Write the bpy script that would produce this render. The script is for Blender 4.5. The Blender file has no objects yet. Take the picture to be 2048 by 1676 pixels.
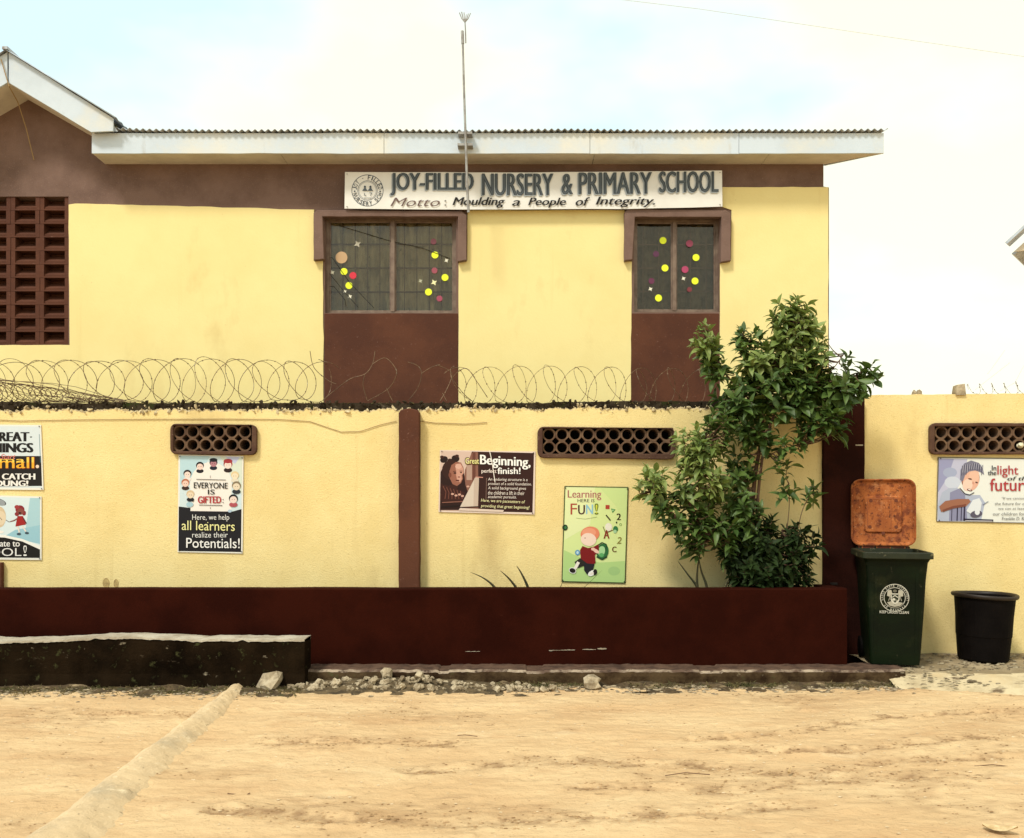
import bpy, math, random
from mathutils import Vector, Matrix, noise, Euler
R = math.radians
rnd = random.Random(7)
sc = bpy.context.scene
col = sc.collection

# ------------------------------------------------------------------ camera, sky, sun, exposure
FOC, HZ, EYE = 1800.0, 1000.0, 1.6          # focal length and horizon row for a 2048 x 1676 picture, eye height
cam = bpy.data.cameras.new('camera'); cam_o = bpy.data.objects.new('camera', cam); col.objects.link(cam_o)
cam.sensor_fit = 'HORIZONTAL'; cam.sensor_width = 36; cam.lens = 36*FOC/2048
cam.shift_y = (HZ-838)/2048
cam.clip_start = 0.05; cam.clip_end = 2000
cam_o.location = (0, 0, EYE); cam_o.rotation_euler = (R(90), 0, 0)
sc.camera = cam_o

SUN_EL, SUN_AZ = 52.0, 217.0                 # azimuth clockwise from +Y; sun behind and to the left of the viewer
world = bpy.data.worlds.new('World'); sc.world = world; world.use_nodes = True
wn, wl = world.node_tree.nodes, world.node_tree.links
wn.clear()
wout = wn.new('ShaderNodeOutputWorld'); bg = wn.new('ShaderNodeBackground')
sky = wn.new('ShaderNodeTexSky'); sky.sky_type = 'NISHITA'; sky.sun_disc = False
sky.sun_elevation = R(SUN_EL); sky.sun_rotation = R(SUN_AZ); sky.air_density = 1.0; sky.dust_density = 2.0
bg.inputs['Strength'].default_value = 0.10
tc = wn.new('ShaderNodeTexCoord'); mp = wn.new('ShaderNodeMapping'); mp.inputs['Scale'].default_value = (1.6, 1.6, 3.2)
nz = wn.new('ShaderNodeTexNoise'); nz.inputs['Scale'].default_value = 2.1; nz.inputs['Detail'].default_value = 4; nz.inputs['Roughness'].default_value = .5
cr = wn.new('ShaderNodeValToRGB'); cr.color_ramp.elements[0].position = .36; cr.color_ramp.elements[1].position = .6
cr.color_ramp.elements[0].color = (7.2, 9.3, 9.8, 1); cr.color_ramp.elements[1].color = (10.5, 10.2, 7.9, 1)
mixs = wn.new('ShaderNodeMixRGB'); mixs.inputs[0].default_value = .82
wl.new(tc.outputs['Generated'], mp.inputs[0]); wl.new(mp.outputs[0], nz.inputs['Vector']); sx = wn.new('ShaderNodeSeparateXYZ'); wl.new(tc.outputs['Generated'], sx.inputs[0])
mb_ = wn.new('ShaderNodeMath'); mb_.operation = 'MULTIPLY_ADD'; mb_.inputs[1].default_value = .16; wl.new(sx.outputs[0], mb_.inputs[0]); wl.new(nz.outputs[0], mb_.inputs[2]); wl.new(mb_.outputs[0], cr.inputs[0])
wl.new(sky.outputs[0], mixs.inputs[1]); wl.new(cr.outputs[0], mixs.inputs[2]); wl.new(mixs.outputs[0], bg.inputs[0]); wl.new(bg.outputs[0], wout.inputs[0])

sun = bpy.data.lights.new('sun', 'SUN'); sun.energy = 2.5; sun.angle = R(10); sun.color = (1, .95, .85)
sun_o = bpy.data.objects.new('sun', sun); col.objects.link(sun_o)
e, a = R(SUN_EL), R(SUN_AZ)
sd = Vector((math.sin(a)*math.cos(e), math.cos(a)*math.cos(e), math.sin(e)))
sun_o.rotation_euler = sd.to_track_quat('Z', 'Y').to_euler(); sun_o.location = (-6, -8, 12)
vs = sc.view_settings
sc.display_settings.display_device = 'sRGB'; vs.view_transform = 'Standard'; vs.look = 'None'; vs.exposure = 0.36; vs.gamma = 1; vs.use_curve_mapping = False

# ------------------------------------------------------------------ helpers
def W(px, py, D):                            # a point at depth D seen at that pixel of the photograph
    return Vector(((px-1024)/FOC*D, D, EYE+(HZ-py)/FOC*D))
def PX(px, D): return (px-1024)/FOC*D
def PZ(py, D): return EYE+(HZ-py)/FOC*D
def lin(c):
    if isinstance(c, str): c = tuple(int(c[i:i+2], 16) for i in (0, 2, 4))
    return tuple((x/255/12.92 if x/255 <= .04045 else ((x/255+.055)/1.055)**2.4) for x in c)

_m = {}
def mat(name, base, rough=.85, var=None, scale=3.0, bump=0.0, bscale=60.0, stretch=(1, 1, 1), layers=(), metal=0.0, spec=.3, trans=0.0, vmin=.4, vmax=.62, sbump=None):
    """base colour with a second colour by noise; layers = [(colour, noise scale, threshold lo, hi, stretch)] of stains"""
    m = bpy.data.materials.new(name); m.use_nodes = True
    n, l = m.node_tree.nodes, m.node_tree.links
    b = n['Principled BSDF']; b.inputs['Roughness'].default_value = rough; b.inputs['Metallic'].default_value = metal
    b.inputs['Specular IOR Level'].default_value = spec
    geo = n.new('ShaderNodeNewGeometry')
    def nse(s, st=(1, 1, 1), det=6, rg=.62):
        mpg = n.new('ShaderNodeMapping'); mpg.inputs['Scale'].default_value = st
        t = n.new('ShaderNodeTexNoise'); t.inputs['Scale'].default_value = s; t.inputs['Detail'].default_value = det; t.inputs['Roughness'].default_value = rg
        l.new(geo.outputs['Position'], mpg.inputs[0]); l.new(mpg.outputs[0], t.inputs['Vector']); return t.outputs[0]
    def ramp(src, lo, hi):
        r = n.new('ShaderNodeMapRange'); r.inputs[1].default_value = lo; r.inputs[2].default_value = hi; l.new(src, r.inputs[0]); return r.outputs[0]
    cur = None
    if var is not None:
        mx = n.new('ShaderNodeMixRGB'); l.new(ramp(nse(scale, stretch), vmin, vmax), mx.inputs[0])
        mx.inputs[1].default_value = (*base, 1); mx.inputs[2].default_value = (*var, 1); cur = mx.outputs[0]
    for (c, s, lo, hi, st) in layers:
        mx = n.new('ShaderNodeMixRGB'); l.new(ramp(nse(s, st), lo, hi), mx.inputs[0])
        if cur is None: mx.inputs[1].default_value = (*base, 1)
        else: l.new(cur, mx.inputs[1])
        mx.inputs[2].default_value = (*c, 1); cur = mx.outputs[0]
    if cur is None: b.inputs['Base Color'].default_value = (*base, 1)
    else: l.new(cur, b.inputs['Base Color'])
    if bump:
        bp = n.new('ShaderNodeBump'); bp.inputs['Strength'].default_value = bump; bp.inputs['Distance'].default_value = .01
        l.new(nse(bscale, (1, 1, 1), 8, .7), bp.inputs['Height']); l.new(bp.outputs[0], b.inputs['Normal'])
    if sbump:                                            # second relief: stretched ridges
        b2 = n.new('ShaderNodeBump'); b2.inputs['Strength'].default_value = sbump[0]; b2.inputs['Distance'].default_value = sbump[1]
        l.new(nse(sbump[2], sbump[3], 7, .65), b2.inputs['Height']); l.new(bp.outputs[0], b2.inputs['Normal']); l.new(b2.outputs[0], b.inputs['Normal'])
    if trans:
        tr = n.new('ShaderNodeBsdfTranslucent'); ms = n.new('ShaderNodeMixShader'); ms.inputs[0].default_value = trans
        if cur is None: tr.inputs[0].default_value = (*base, 1)
        else: l.new(cur, tr.inputs[0])
        l.new(b.outputs[0], ms.inputs[1]); l.new(tr.outputs[0], ms.inputs[2]); l.new(ms.outputs[0], n['Material Output'].inputs[0])
    _m[name] = m
    return m
_ink = {}
def ink(c, k=.80):
    key = (c, k)
    if key not in _ink:
        m = bpy.data.materials.new('printed_ink'); m.use_nodes = True
        b = m.node_tree.nodes['Principled BSDF']; L = lin(c)
        b.inputs['Base Color'].default_value = (L[0]*k, L[1]*k, L[2]*k, 1); b.inputs['Roughness'].default_value = .5; b.inputs['Specular IOR Level'].default_value = .25
        _ink[key] = m
    return _ink[key]

S1 = (1, 1, 1)
YEL = mat('yellow_paint', (.80, .68, .315), .85, (.77, .64, .285), 1.2, .22, 40, layers=[((.72, .58, .25), 1.6, .62, .88, (5, 1, .22)), ((.60, .43, .17), .9, .60, .82, (1, 1, .5)), ((.50, .37, .17), 22, .70, .80, S1)])
YELLOW_LOW = mat('rough_yellow_render', (.79, .635, .30), .9, (.73, .57, .25), 1.6, .7, 75, layers=[((.62, .47, .20), 1.5, .62, .88, (4.5, 1, .25)), ((.52, .38, .15), 55, .60, .74, S1), ((.5, .36, .15), 1.1, .60, .80, (1, 1, .4)), ((.36, .26, .11), 30, .68, .78, S1)])
BRO = mat('maroon_brown_paint', (.098, .031, .013), .8, (.070, .021, .009), 2.0, .3, 60, layers=[((.15, .07, .05), 35, .62, .75, S1)])
BRO_HAZE = mat('hazed_brown_paint', (.18, .112, .088), .85, (.13, .078, .060), 2.2, .4, 70, layers=[((.24, .16, .13), 60, .58, .72, S1)])  # brown paint greyed and lightened: the haze glare is in its colour
BRP = mat('planter_maroon_paint', (.027, .0046, .0020), .9, (.018, .0030, .0014), 2.4, .3, 45, spec=.04, layers=[((.05, .014, .008), 3.5, .68, .8, (1, 1, 4))])
VENT = mat('vent_brown_paint', (.095, .048, .027), .85, (.065, .028, .018), 6, .4, 80, layers=[((.22, .13, .10), 45, .62, .72, S1)])
VENTR = mat('vent_ring_concrete', (.16, .095, .055), .9, (.09, .048, .028), 14, .4, 90)
DARK = mat('unlit_dark_and_nails', (.012, .009, .007), .95)  # near-black stands for unlit depth behind openings; also colours the nails
CAP = mat('weathered_raw_cement', (.05, .038, .025), .95, (.022, .016, .010), 8, .8, 50, spec=.05, layers=[((.16, .13, .09), 20, .62, .72, S1), ((.028, .036, .010), 6, .58, .7, S1)])
CHIP = mat('broken_plaster', (.66, .55, .34), .95, (.34, .26, .15), 18, .7, 60)
CONC = mat('pale_concrete', (.46, .41, .32), .93, (.30, .25, .18), 5, .7, 45, layers=[((.12, .09, .06), 14, .62, .74, S1)])
MOSS = mat('mossy_black_concrete', (.016, .0095, .0045), .96, (.005, .003, .0015), 3, .8, 40, spec=.03, layers=[((.15, .12, .08), 2.6, .62, .74, (1, 1, 2.2)), ((.24, .20, .14), 8, .66, .74, (1, 1, 1.6)), ((.05, .05, .02), 12, .6, .72, S1)])
KERBF = mat('stained_kerb_concrete', (.075, .048, .024), .95, (.026, .014, .007), 6, .8, 40, spec=.05, layers=[((.24, .19, .12), 9, .64, .74, S1), ((.07, .075, .03), 5, .6, .74, S1)])
KTOP = mat('worn_kerb_top', (.115, .065, .040), .93, (.05, .026, .016), 9, .7, 45)
SAND = mat('sandy_earth', (.56, .37, .19), .97, (.635, .45, .245), 1.1, .8, 30, stretch=(.8, 1.6, 1), layers=[((.44, .255, .12), 1.7, .54, .80, (.6, 1.2, 1)), ((.40, .25, .13), 5.0, .60, .80, (.45, 1.3, 1)), ((.22, .13, .06), 26, .62, .74, (.35, 1.3, 1)), ((.25, .155, .075), 70, .62, .74, (.5, 1, 1)), ((.70, .53, .32), 2.3, .62, .8, (.5, 1.1, 1))], sbump=(.8, .03, 10, (.7, 1.4, 1)))
PAVE = mat('rough_pavement_concrete', (.24, .18, .10), .95, (.36, .28, .17), 2.4, .9, 28, layers=[((.06, .045, .03), 9, .60, .70, (.35, 1.2, 1)), ((.16, .12, .06), 2.2, .56, .74, S1)])
APRON = mat('pale_cement_spill', (.56, .455, .28), .95, (.40, .31, .18), 4, .9, 30, layers=[((.12, .08, .045), 9, .57, .68, (.4, 1.2, 1)), ((.62, .47, .26), 2, .5, .7, S1)])
RIDGE = mat('pale_cement_ridge', (.63, .465, .27), .95, (.54, .40, .235), 3, .9, 40, layers=[((.42, .33, .21), 3.0, .58, .74, S1), ((.26, .19, .11), 28, .62, .72, S1), ((.70, .56, .36), 9, .6, .7, S1)])
STONE = mat('pale_rubble_stone', (.46, .375, .25), .95, (.20, .15, .09), 9, .8, 60, layers=[((.10, .075, .045), 20, .62, .74, S1)])
WEED = mat('dry_weeds', (.11, .10, .035), .9, (.22, .16, .07), 6, layers=[((.04, .05, .015), 9, .5, .7, S1)], trans=.2)
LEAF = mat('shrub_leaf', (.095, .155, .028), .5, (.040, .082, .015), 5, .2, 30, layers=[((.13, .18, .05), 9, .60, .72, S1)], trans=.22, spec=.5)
LEAFY = mat('sunlit_shrub_leaf', (.24, .30, .075), .5, (.12, .18, .036), 6, .2, 30, layers=[((.42, .44, .18), 9, .56, .72, S1)], trans=.28, spec=.5)  # lighter copy of the leaf: sun on the crown is in its colour
LEAFD = mat('shaded_leaf_dark', (.022, .040, .009), .6, (.010, .020, .005), 5, .2, 30, layers=[((.05, .075, .02), 12, .60, .74, S1)], trans=.1, spec=.15)  # darker copy of the leaf: shade low in the shrub is in its colour
BARK = mat('shrub_bark', (.14, .08, .05), .9, (.07, .035, .022), 12, .6, 70)
BLADE = mat('dry_blade_leaf', (.055, .045, .018), .7, (.03, .03, .012), 10)
WIRE = mat('rusty_razor_wire', (.20, .13, .075), .6, (.10, .06, .035), 18, metal=.5, layers=[((.42, .36, .28), 9, .58, .7, S1)])
CABLE = mat('old_cable', (.30, .20, .09), .8)
WHITE = mat('fascia_white_paint', (.55, .625, .70), .7, (.50, .57, .64), 2.0, .15, 30, layers=[((.40, .40, .38), 5, .62, .8, (1, 1, .3)), ((.68, .66, .58), 1.0, .5, .7, S1)])
SOFF = mat('soffit_board', (.60, .56, .50), .85, (.50, .46, .41), 3, .2, 30)
ROOF = mat('corrugated_metal', (.46, .50, .54), .55, (.34, .37, .40), 5, .2, 30, metal=.15, layers=[((.18, .12, .08), 6, .62, .75, S1)])
ALU = mat('bronze_aluminium', (.22, .16, .12), .5, (.15, .10, .075), 9, metal=.3)
CURT = mat('dusty_net_curtain', (.62, .57, .44), .95, (.36, .32, .235), 4.5, .3, 60, stretch=(1, 1, .5), layers=[((.85, .80, .62), 5, .52, .72, (2.2, 1, .5)), ((.10, .08, .06), 10, .62, .74, S1)])
CURD = mat('dark_net_curtain', (.22, .19, .135), .95, (.10, .085, .06), 5, .3, 60, layers=[((.28, .24, .18), 6, .54, .72, (2, 1, .6))])
MAST = mat('galvanised_mast', (.34, .33, .31), .5, (.22, .20, .18), 12, metal=.3)
BING = mat('green_bin_plastic', (.0035, .0085, .002), .5, (.002, .0045, .0014), 3, .15, 40, spec=.12, layers=[((.020, .022, .008), 3.5, .56, .8, S1), ((.05, .045, .025), 30, .66, .76, (1, 1, .5))])
BINR = mat('bin_rim_plastic', (.016, .020, .007), .55, (.009, .012, .004), 6, .2, 40, layers=[((.24, .22, .12), 10, .60, .72, (1, 1, 1))])
LIDO = mat('orange_lid_plastic', (.40, .125, .035), .75, (.27, .075, .022), 5, .35, 60, spec=.15, layers=[((.17, .045, .018), 13, .50, .62, S1), ((.50, .21, .085), 6, .58, .72, S1), ((.07, .02, .010), 34, .57, .66, S1), ((.55, .28, .14), 60, .62, .70, S1)])
BLACKP = mat('black_bucket_plastic', (.003, .002, .0018), .7, (.005, .0035, .003), 6, .2, 30, spec=.06)
TWIG = mat('dry_twig', (.16, .09, .05), .9)
DLEAF = mat('dry_leaf', (.62, .47, .26), .85, (.45, .30, .14), 25)
SOIL = mat('planter_soil', (.035, .022, .014), 1.0, (.06, .04, .025), 12, .8, 40)
FARW = mat('far_cream_wall', (.72, .62, .48), .9)
BANN = mat('sign_vinyl', (.74, .73, .69), .6, (.68, .66, .62), 1.5, .05, 20)
def glass_mat():
    m = bpy.data.materials.new('window_glass'); m.use_nodes = True; n, l = m.node_tree.nodes, m.node_tree.links; n.clear()
    o = n.new('ShaderNodeOutputMaterial'); mx = n.new('ShaderNodeMixShader'); tr = n.new('ShaderNodeBsdfTransparent'); gl = n.new('ShaderNodeBsdfGlossy')
    fr = n.new('ShaderNodeFresnel'); fr.inputs[0].default_value = 1.5; gl.inputs['Roughness'].default_value = .04; tr.inputs[0].default_value = (.80, .78, .70, 1)
    l.new(fr.outputs[0], mx.inputs[0]); l.new(tr.outputs[0], mx.inputs[1]); l.new(gl.outputs[0], mx.inputs[2]); l.new(mx.outputs[0], o.inputs[0]); return m
GLASS = glass_mat()

WL = {}                                       # world location of things and parts
def props(o, label=None, cat=None, group=None, kind=None):
    if label: o['label'] = label
    if cat: o['category'] = cat
    if group: o['group'] = group
    if kind: o['kind'] = kind
    return o
def empty(name, loc, label, cat, group=None):
    o = bpy.data.objects.new(name, None); col.objects.link(o); o.location = loc; o.empty_display_size = .1
    WL[o.name] = Vector(loc); return props(o, label, cat, group)
def link(name, me, parent=None, loc=None, rot=None, scale=None):
    """object with that mesh at world location loc"""
    o = bpy.data.objects.new(name, me); col.objects.link(o); loc = Vector(loc) if loc is not None else Vector()
    WL[o.name] = loc.copy()
    if parent: o.parent = parent; o.location = loc - WL[parent.name]
    else: o.location = loc
    if rot: o.rotation_euler = rot
    if scale: o.scale = scale
    return o
def build(name, verts, faces, mats, parent=None, midx=None, smooth=False, kind=None, base=False):
    verts = [Vector(v) for v in verts]
    lo = Vector([min(v[i] for v in verts) for i in range(3)]); hi = Vector([max(v[i] for v in verts) for i in range(3)])
    c = (lo+hi)/2
    if parent is None or base: c.z = lo.z
    me = bpy.data.meshes.new(name); me.from_pydata([v-c for v in verts], [], faces)
    if not isinstance(mats, (list, tuple)): mats = [mats]
    for m in mats: me.materials.append(m)
    if midx: me.polygons.foreach_set('material_index', midx)
    if smooth: me.polygons.foreach_set('use_smooth', [True]*len(me.polygons))
    me.update()
    o = link(name, me, parent, c)
    if kind: o['kind'] = kind
    return o

class MB:
    def __init__(s): s.v, s.f, s.m, s.cur = [], [], [], 0
    def add(s, vs_, fs):
        b = len(s.v); s.v += [Vector(v) for v in vs_]; s.f += [tuple(i+b for i in f) for f in fs]; s.m += [s.cur]*len(fs); return s
    def hexa(s, p):     # 8 points: bottom 4 ccw, top 4 ccw
        return s.add(p, [(3, 2, 1, 0), (4, 5, 6, 7), (0, 1, 5, 4), (1, 2, 6, 5), (2, 3, 7, 6), (3, 0, 4, 7)])
    def box(s, x0, x1, y0, y1, z0, z1):
        return s.hexa([(x0, y0, z0), (x1, y0, z0), (x1, y1, z0), (x0, y1, z0), (x0, y0, z1), (x1, y0, z1), (x1, y1, z1), (x0, y1, z1)])
    def tube(s, path, r, n=6, caps=True):
        path = [Vector(p) for p in path]; N = len(path)
        if N < 2: return s
        rs = r if isinstance(r, (list, tuple)) else [r]*N
        t0 = (path[1]-path[0]).normalized(); up = Vector((0, 0, 1)) if abs(t0.z) < .9 else Vector((1, 0, 0))
        nrm = t0.cross(up).normalized(); rings = []
        for i, p in enumerate(path):
            t = (path[min(i+1, N-1)]-path[max(i-1, 0)])
            if t.length < 1e-9: t = t0
            t.normalize(); nrm = (nrm - t*nrm.dot(t))
            if nrm.length < 1e-6: nrm = t.orthogonal()
            nrm.normalize(); bn = t.cross(nrm)
            rings.append([p+(nrm*math.cos(2*math.pi*k/n)+bn*math.sin(2*math.pi*k/n))*rs[i] for k in range(n)])
        return s.loft(rings, caps)
    def loft(s, rings, caps=True, capstart=True):
        n = len(rings[0]); vs_ = [v for r_ in rings for v in r_]; fs = []
        for i in range(len(rings)-1):
            for k in range(n):
                a_, b_ = i*n+k, i*n+(k+1) % n; fs.append((a_, b_, b_+n, a_+n))
        if caps:
            if capstart: fs.append(tuple(range(n-1, -1, -1)))
            fs.append(tuple((len(rings)-1)*n+k for k in range(n)))
        return s.add(vs_, fs)
    def out(s, name, mats, parent=None, **k): return build(name, s.v, s.f, mats, parent, midx=s.m if isinstance(mats, (list, tuple)) and len(mats) > 1 else None, **k)

def curve_mesh(outlines, thick, bevel=0.0):
    """filled plate from closed 2D outlines (first the rim, the rest holes) in the XZ plane, front face at y=0, going back to y=thick"""
    cu = bpy.data.curves.new('tmp', 'CURVE'); cu.dimensions = '2D'; cu.fill_mode = 'BOTH' if thick else 'FRONT'
    cu.extrude = max(thick/2-bevel, 0); cu.bevel_depth = bevel; cu.bevel_resolution = 0; cu.offset = -bevel
    for pts in outlines:
        sp = cu.splines.new('POLY'); sp.points.add(len(pts)-1); sp.use_cyclic_u = True
        for i, p in enumerate(pts): sp.points[i].co = (p[0], p[1], 0, 1)
    ob = bpy.data.objects.new('tmp', cu); me = bpy.data.meshes.new_from_object(ob)
    vs_ = [Vector((v.co.x, -v.co.z+thick/2, v.co.y)) for v in me.vertices]; fs = [tuple(p.vertices) for p in me.polygons]
    bpy.data.objects.remove(ob); bpy.data.curves.remove(cu); bpy.data.meshes.remove(me)
    return vs_, fs
def plate(name, outlines, D, thick, m, parent=None, bevel=0.0, px=True, **k):
    """outlines in pixels seen at depth D (px) or in metres"""
    if px: outlines = [[(PX(x, D), PZ(y, D)) for x, y in o] for o in outlines]
    v, f = curve_mesh(outlines, thick, bevel)
    return build(name, [p+Vector((0, D, 0)) for p in v], f, m, parent, **k)
def wavy(pts, step=14, amp=1.2, seed=0, closed=True):
    """subdivide a pixel outline and let it wander a little"""
    out = []; n = len(pts)
    for i in range(n if closed else n-1):
        a_, b_ = pts[i], pts[(i+1) % n]; L = math.hypot(b_[0]-a_[0], b_[1]-a_[1]); k = max(1, int(L/step))
        for j in range(k):
            t = j/k; x, y = a_[0]+(b_[0]-a_[0])*t, a_[1]+(b_[1]-a_[1])*t
            if j: x += amp*noise.noise(Vector((x*.03, y*.03, seed))); y += amp*noise.noise(Vector((x*.03, y*.03, seed+9)))
            out.append((x, y))
    return out
def rrect(x0, y0, x1, y1, r, n=5):
    o = []
    for cx, cy, a0 in ((x1-r, y1-r, 0), (x0+r, y1-r, 90), (x0+r, y0+r, 180), (x1-r, y0+r, 270)):
        for k in range(n+1): t = R(a0+90*k/n); o.append((cx+r*math.cos(t), cy+r*math.sin(t)))
    return o

_tc = {}
def text_mesh(s, weight=0.0, shear=0.0, space=1.0):
    key = (s, weight, shear, space)
    if key in _tc: return _tc[key]
    cu = bpy.data.curves.new('tmp', 'FONT'); cu.body = s; cu.offset = weight; cu.shear = shear; cu.space_character = space; cu.resolution_u = 3
    ob = bpy.data.objects.new('tmp', cu); me = bpy.data.meshes.new_from_object(ob)
    vs_ = [(v.co.x, v.co.y) for v in me.vertices]; fs = [tuple(p.vertices) for p in me.polygons]
    bpy.data.objects.remove(ob); bpy.data.curves.remove(cu); bpy.data.meshes.remove(me)
    _tc[key] = (vs_, fs); return _tc[key]

class Art:
    """flat print: shapes and letters given by the pixels they cover on a surface at depth D, each layer a hair above the one below"""
    def __init__(s, D, k=.8): s.D, s.y, s.k = D, D, k; s.pic, s.lets, s.join, s.arc = ({}, [], [], []), [], False, False
    def _add(s, tgt, pts, faces, c):
        mats, V, F, M = tgt; s.y -= .00010
        if c not in mats: mats[c] = len(mats)
        b = len(V)
        for x, y in pts: V.append(Vector((PX(x, s.D), s.y, PZ(y, s.D))))
        for f in faces: F.append(tuple(i+b for i in f)); M.append(mats[c])
    def poly(s, pts, c):
        ar = sum(pts[i][0]*pts[(i+1) % len(pts)][1]-pts[(i+1) % len(pts)][0]*pts[i][1] for i in range(len(pts)))
        if ar > 0: pts = pts[::-1]
        s._add(s.pic, pts, [tuple(range(len(pts)))], c); return s
    def ell(s, cx, cy, rx, ry, c, rot=0, a0=0, a1=360, n=22):
        r = R(rot); p = []
        for i in range(n): 
            t = R(a0+(a1-a0)*i/(n if a1-a0 >= 360 else n-1)); x, y = rx*math.cos(t), ry*math.sin(t)
            p.append((cx+x*math.cos(r)-y*math.sin(r), cy+x*math.sin(r)+y*math.cos(r)))
        return s.poly(p, c)
    def rect(s, x0, y0, x1, y1, c): return s.poly([(x0, y0), (x1, y0), (x1, y1), (x0, y1)], c)
    def line(s, pts, w, c):
        s.y -= .00004; y0 = s.y
        for a_, b_ in zip(pts, pts[1:]):
            dx, dy = b_[0]-a_[0], b_[1]-a_[1]; L = math.hypot(dx, dy) or 1; nx, ny = -dy/L*w/2, dx/L*w/2
            s.y = y0; s.poly([(a_[0]+nx, a_[1]+ny), (b_[0]+nx, b_[1]+ny), (b_[0]-nx, b_[1]-ny), (a_[0]-nx, a_[1]-ny)], c); y0 -= .00001
        return s
    def ring(s, cx, cy, r, w, c, n=40):
        p, f = [], []
        for i in range(n):
            t = 2*math.pi*i/n
            p += [(cx+r*math.cos(t), cy+r*math.sin(t)), (cx+(r-w)*math.cos(t), cy+(r-w)*math.sin(t))]
        for i in range(n): j = (i+1) % n; f.append((2*i, 2*i+1, 2*j+1, 2*j))
        s._add(s.pic, p, f, c); return s
    def text(s, t, x0, y0, x1, y1, c, weight=0.0, shear=0.0, rot=0.0, space=1.0, slope=0.0):
        if weight > 0:                                   # bold: the same letters struck twice, slightly apart
            o = weight*(y1-y0)*1.9
            s.text(t, x0, y0, x1-o, y1, c, 0.0, shear, rot, space, slope); s.join = True; s.text(t, x0+o, y0, x1, y1, c, 0.0, shear, rot, space, slope)
            if weight > .025: s.join = True; s.text(t, x0+o/2, y0, x1-o/2, y1, c, 0.0, shear, rot, space, slope)
            s.join = s.arc; return s
        vs_, fs = text_mesh(t, weight, shear, space)
        if not vs_: return s
        ax, bx = min(v[0] for v in vs_), max(v[0] for v in vs_); ay, by = min(v[1] for v in vs_), max(v[1] for v in vs_)
        pts = []; cx, cy = (x0+x1)/2, (y0+y1)/2; r = R(rot)
        for x, y in vs_:
            X = (x-ax)/(bx-ax)*(x1-x0)+x0-cx; Y = y1-(y-ay)/(by-ay)*(y1-y0)-cy + slope*X
            pts.append((cx+X*math.cos(r)-Y*math.sin(r), cy+X*math.sin(r)+Y*math.cos(r)))
        if not s.join or not s.lets: s.lets.append(({}, [], [], []))
        s._add(s.lets[-1], pts, fs, c); s.join = s.arc; return s
    def arc_text(s, t, cx, cy, r, h, c, a_mid, step, top=True, weight=.03):
        n = len(t); s.lets.append(({}, [], [], [])); s.arc = s.join = True
        for i, ch in enumerate(t):
            if ch == ' ': continue
            a_ = a_mid+(i-(n-1)/2)*step*(1 if top else -1)
            x, y = cx+r*math.sin(R(a_)), cy-r*math.cos(R(a_)); w = h*.62 if ch not in '-I.' else h*.3
            hh = h if ch != '-' else h*.15
            s.text(ch, x-w/2, y-hh/2, x+w/2, y+hh/2, c, weight, rot=a_ if top else a_+180)
        s.arc = s.join = False; return s
    def done(s, parent, pname='printed_picture', lname='lettering'):
        for nm, (mats, V, F, M) in [(pname, s.pic)]+[(lname, q_) for q_ in s.lets]:
            if V: build(nm, V, F, [ink(c, s.k) for c in mats], parent, midx=M)

# depths (metres from the viewer)
DW, DB, DF = 8.75, 10.80, 10.45              # compound wall, school wall, fascia
DPF, DK, DBX = 8.07, 7.78, 7.65              # planter front, kerb front, drain wall front

# ------------------------------------------------------------------ ground
def fbm(x, y, s, o=3, z=0.0):
    v, a_ = 0, 1
    for _ in range(o): v += a_*noise.noise(Vector((x*s, y*s, z))); s *= 2.1; a_ *= .5
    return v
tracks = [  # tyre and broom marks: (points in X,Y), width, depth
    ([(1.2, 6.0), (1.9, 6.2), (2.6, 6.55), (3.4, 6.75), (4.6, 6.8)], .05, .010),
    ([(1.4, 5.75), (2.1, 5.7), (2.9, 5.95), (3.9, 6.15), (5.0, 6.2)], .05, .010),
    ([(-3.2, 6.75), (-2.9, 6.7), (-2.5, 6.72), (-2.35, 6.7)], .04, .010),
    ([(-.6, 5.3), (.2, 5.5), (1.0, 5.45), (1.9, 5.1), (2.7, 5.2)], .06, .008),
    ([(-1.5, 4.6), (-.5, 4.45), (.5, 4.5), (1.5, 4.7)], .06, .007),
    ([(-1.6, 5.9), (-1.0, 5.95), (-.4, 5.9)], .07, .010),
    ([(.4, 5.0), (1.3, 4.95), (2.3, 5.5), (3.4, 5.55)], .05, .007)]
def seg_d(p, a_, b_):
    ab = (b_[0]-a_[0], b_[1]-a_[1]); t = max(0, min(1, ((p[0]-a_[0])*ab[0]+(p[1]-a_[1])*ab[1])/(ab[0]**2+ab[1]**2)))
    return math.hypot(p[0]-a_[0]-t*ab[0], p[1]-a_[1]-t*ab[1])
def ground_z(x, y):
    z = .022*fbm(x, y, .5, 2, 3.0) + .012*fbm(x*.55, y*1.5, 2.0, 3, 1.0) + .0075*fbm(x*.45, y*1.3, 8.5, 3, 5.0)
    z += .0035*fbm(x*.6, y*1.5, 21.0, 2, 2.2)
    k = fbm(x*.6, y*1.4, 13.0, 2, 7.7)
    if k > .35: z += .022*(k-.35)
    for pts, w, d in tracks:
        if pts[0][0]-.3 < x < pts[-1][0]+.3:
            dd = min(seg_d((x, y), a_, b_) for a_, b_ in zip(pts, pts[1:]))
            if dd < w*3:
                fade = .5+.7*noise.noise(Vector((x*3, y*3, 2)))
                z += 1.7*fade*d*(-1.2*math.exp(-(dd/w)**2)+1.0*math.exp(-((dd-w*1.5)/(w*.6))**2)*(1+.8*noise.noise(Vector((x*25, y*25, 0)))))
    f = max(0, min(1, (7.9-y)/.25))          # flattens before the kerb
    ed = min(1, max(0, (6.5-abs(x))/.5), )*min(1, max(0, (y-1.5)/.5))
    return z*ed*(.35+.65*f)
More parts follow.
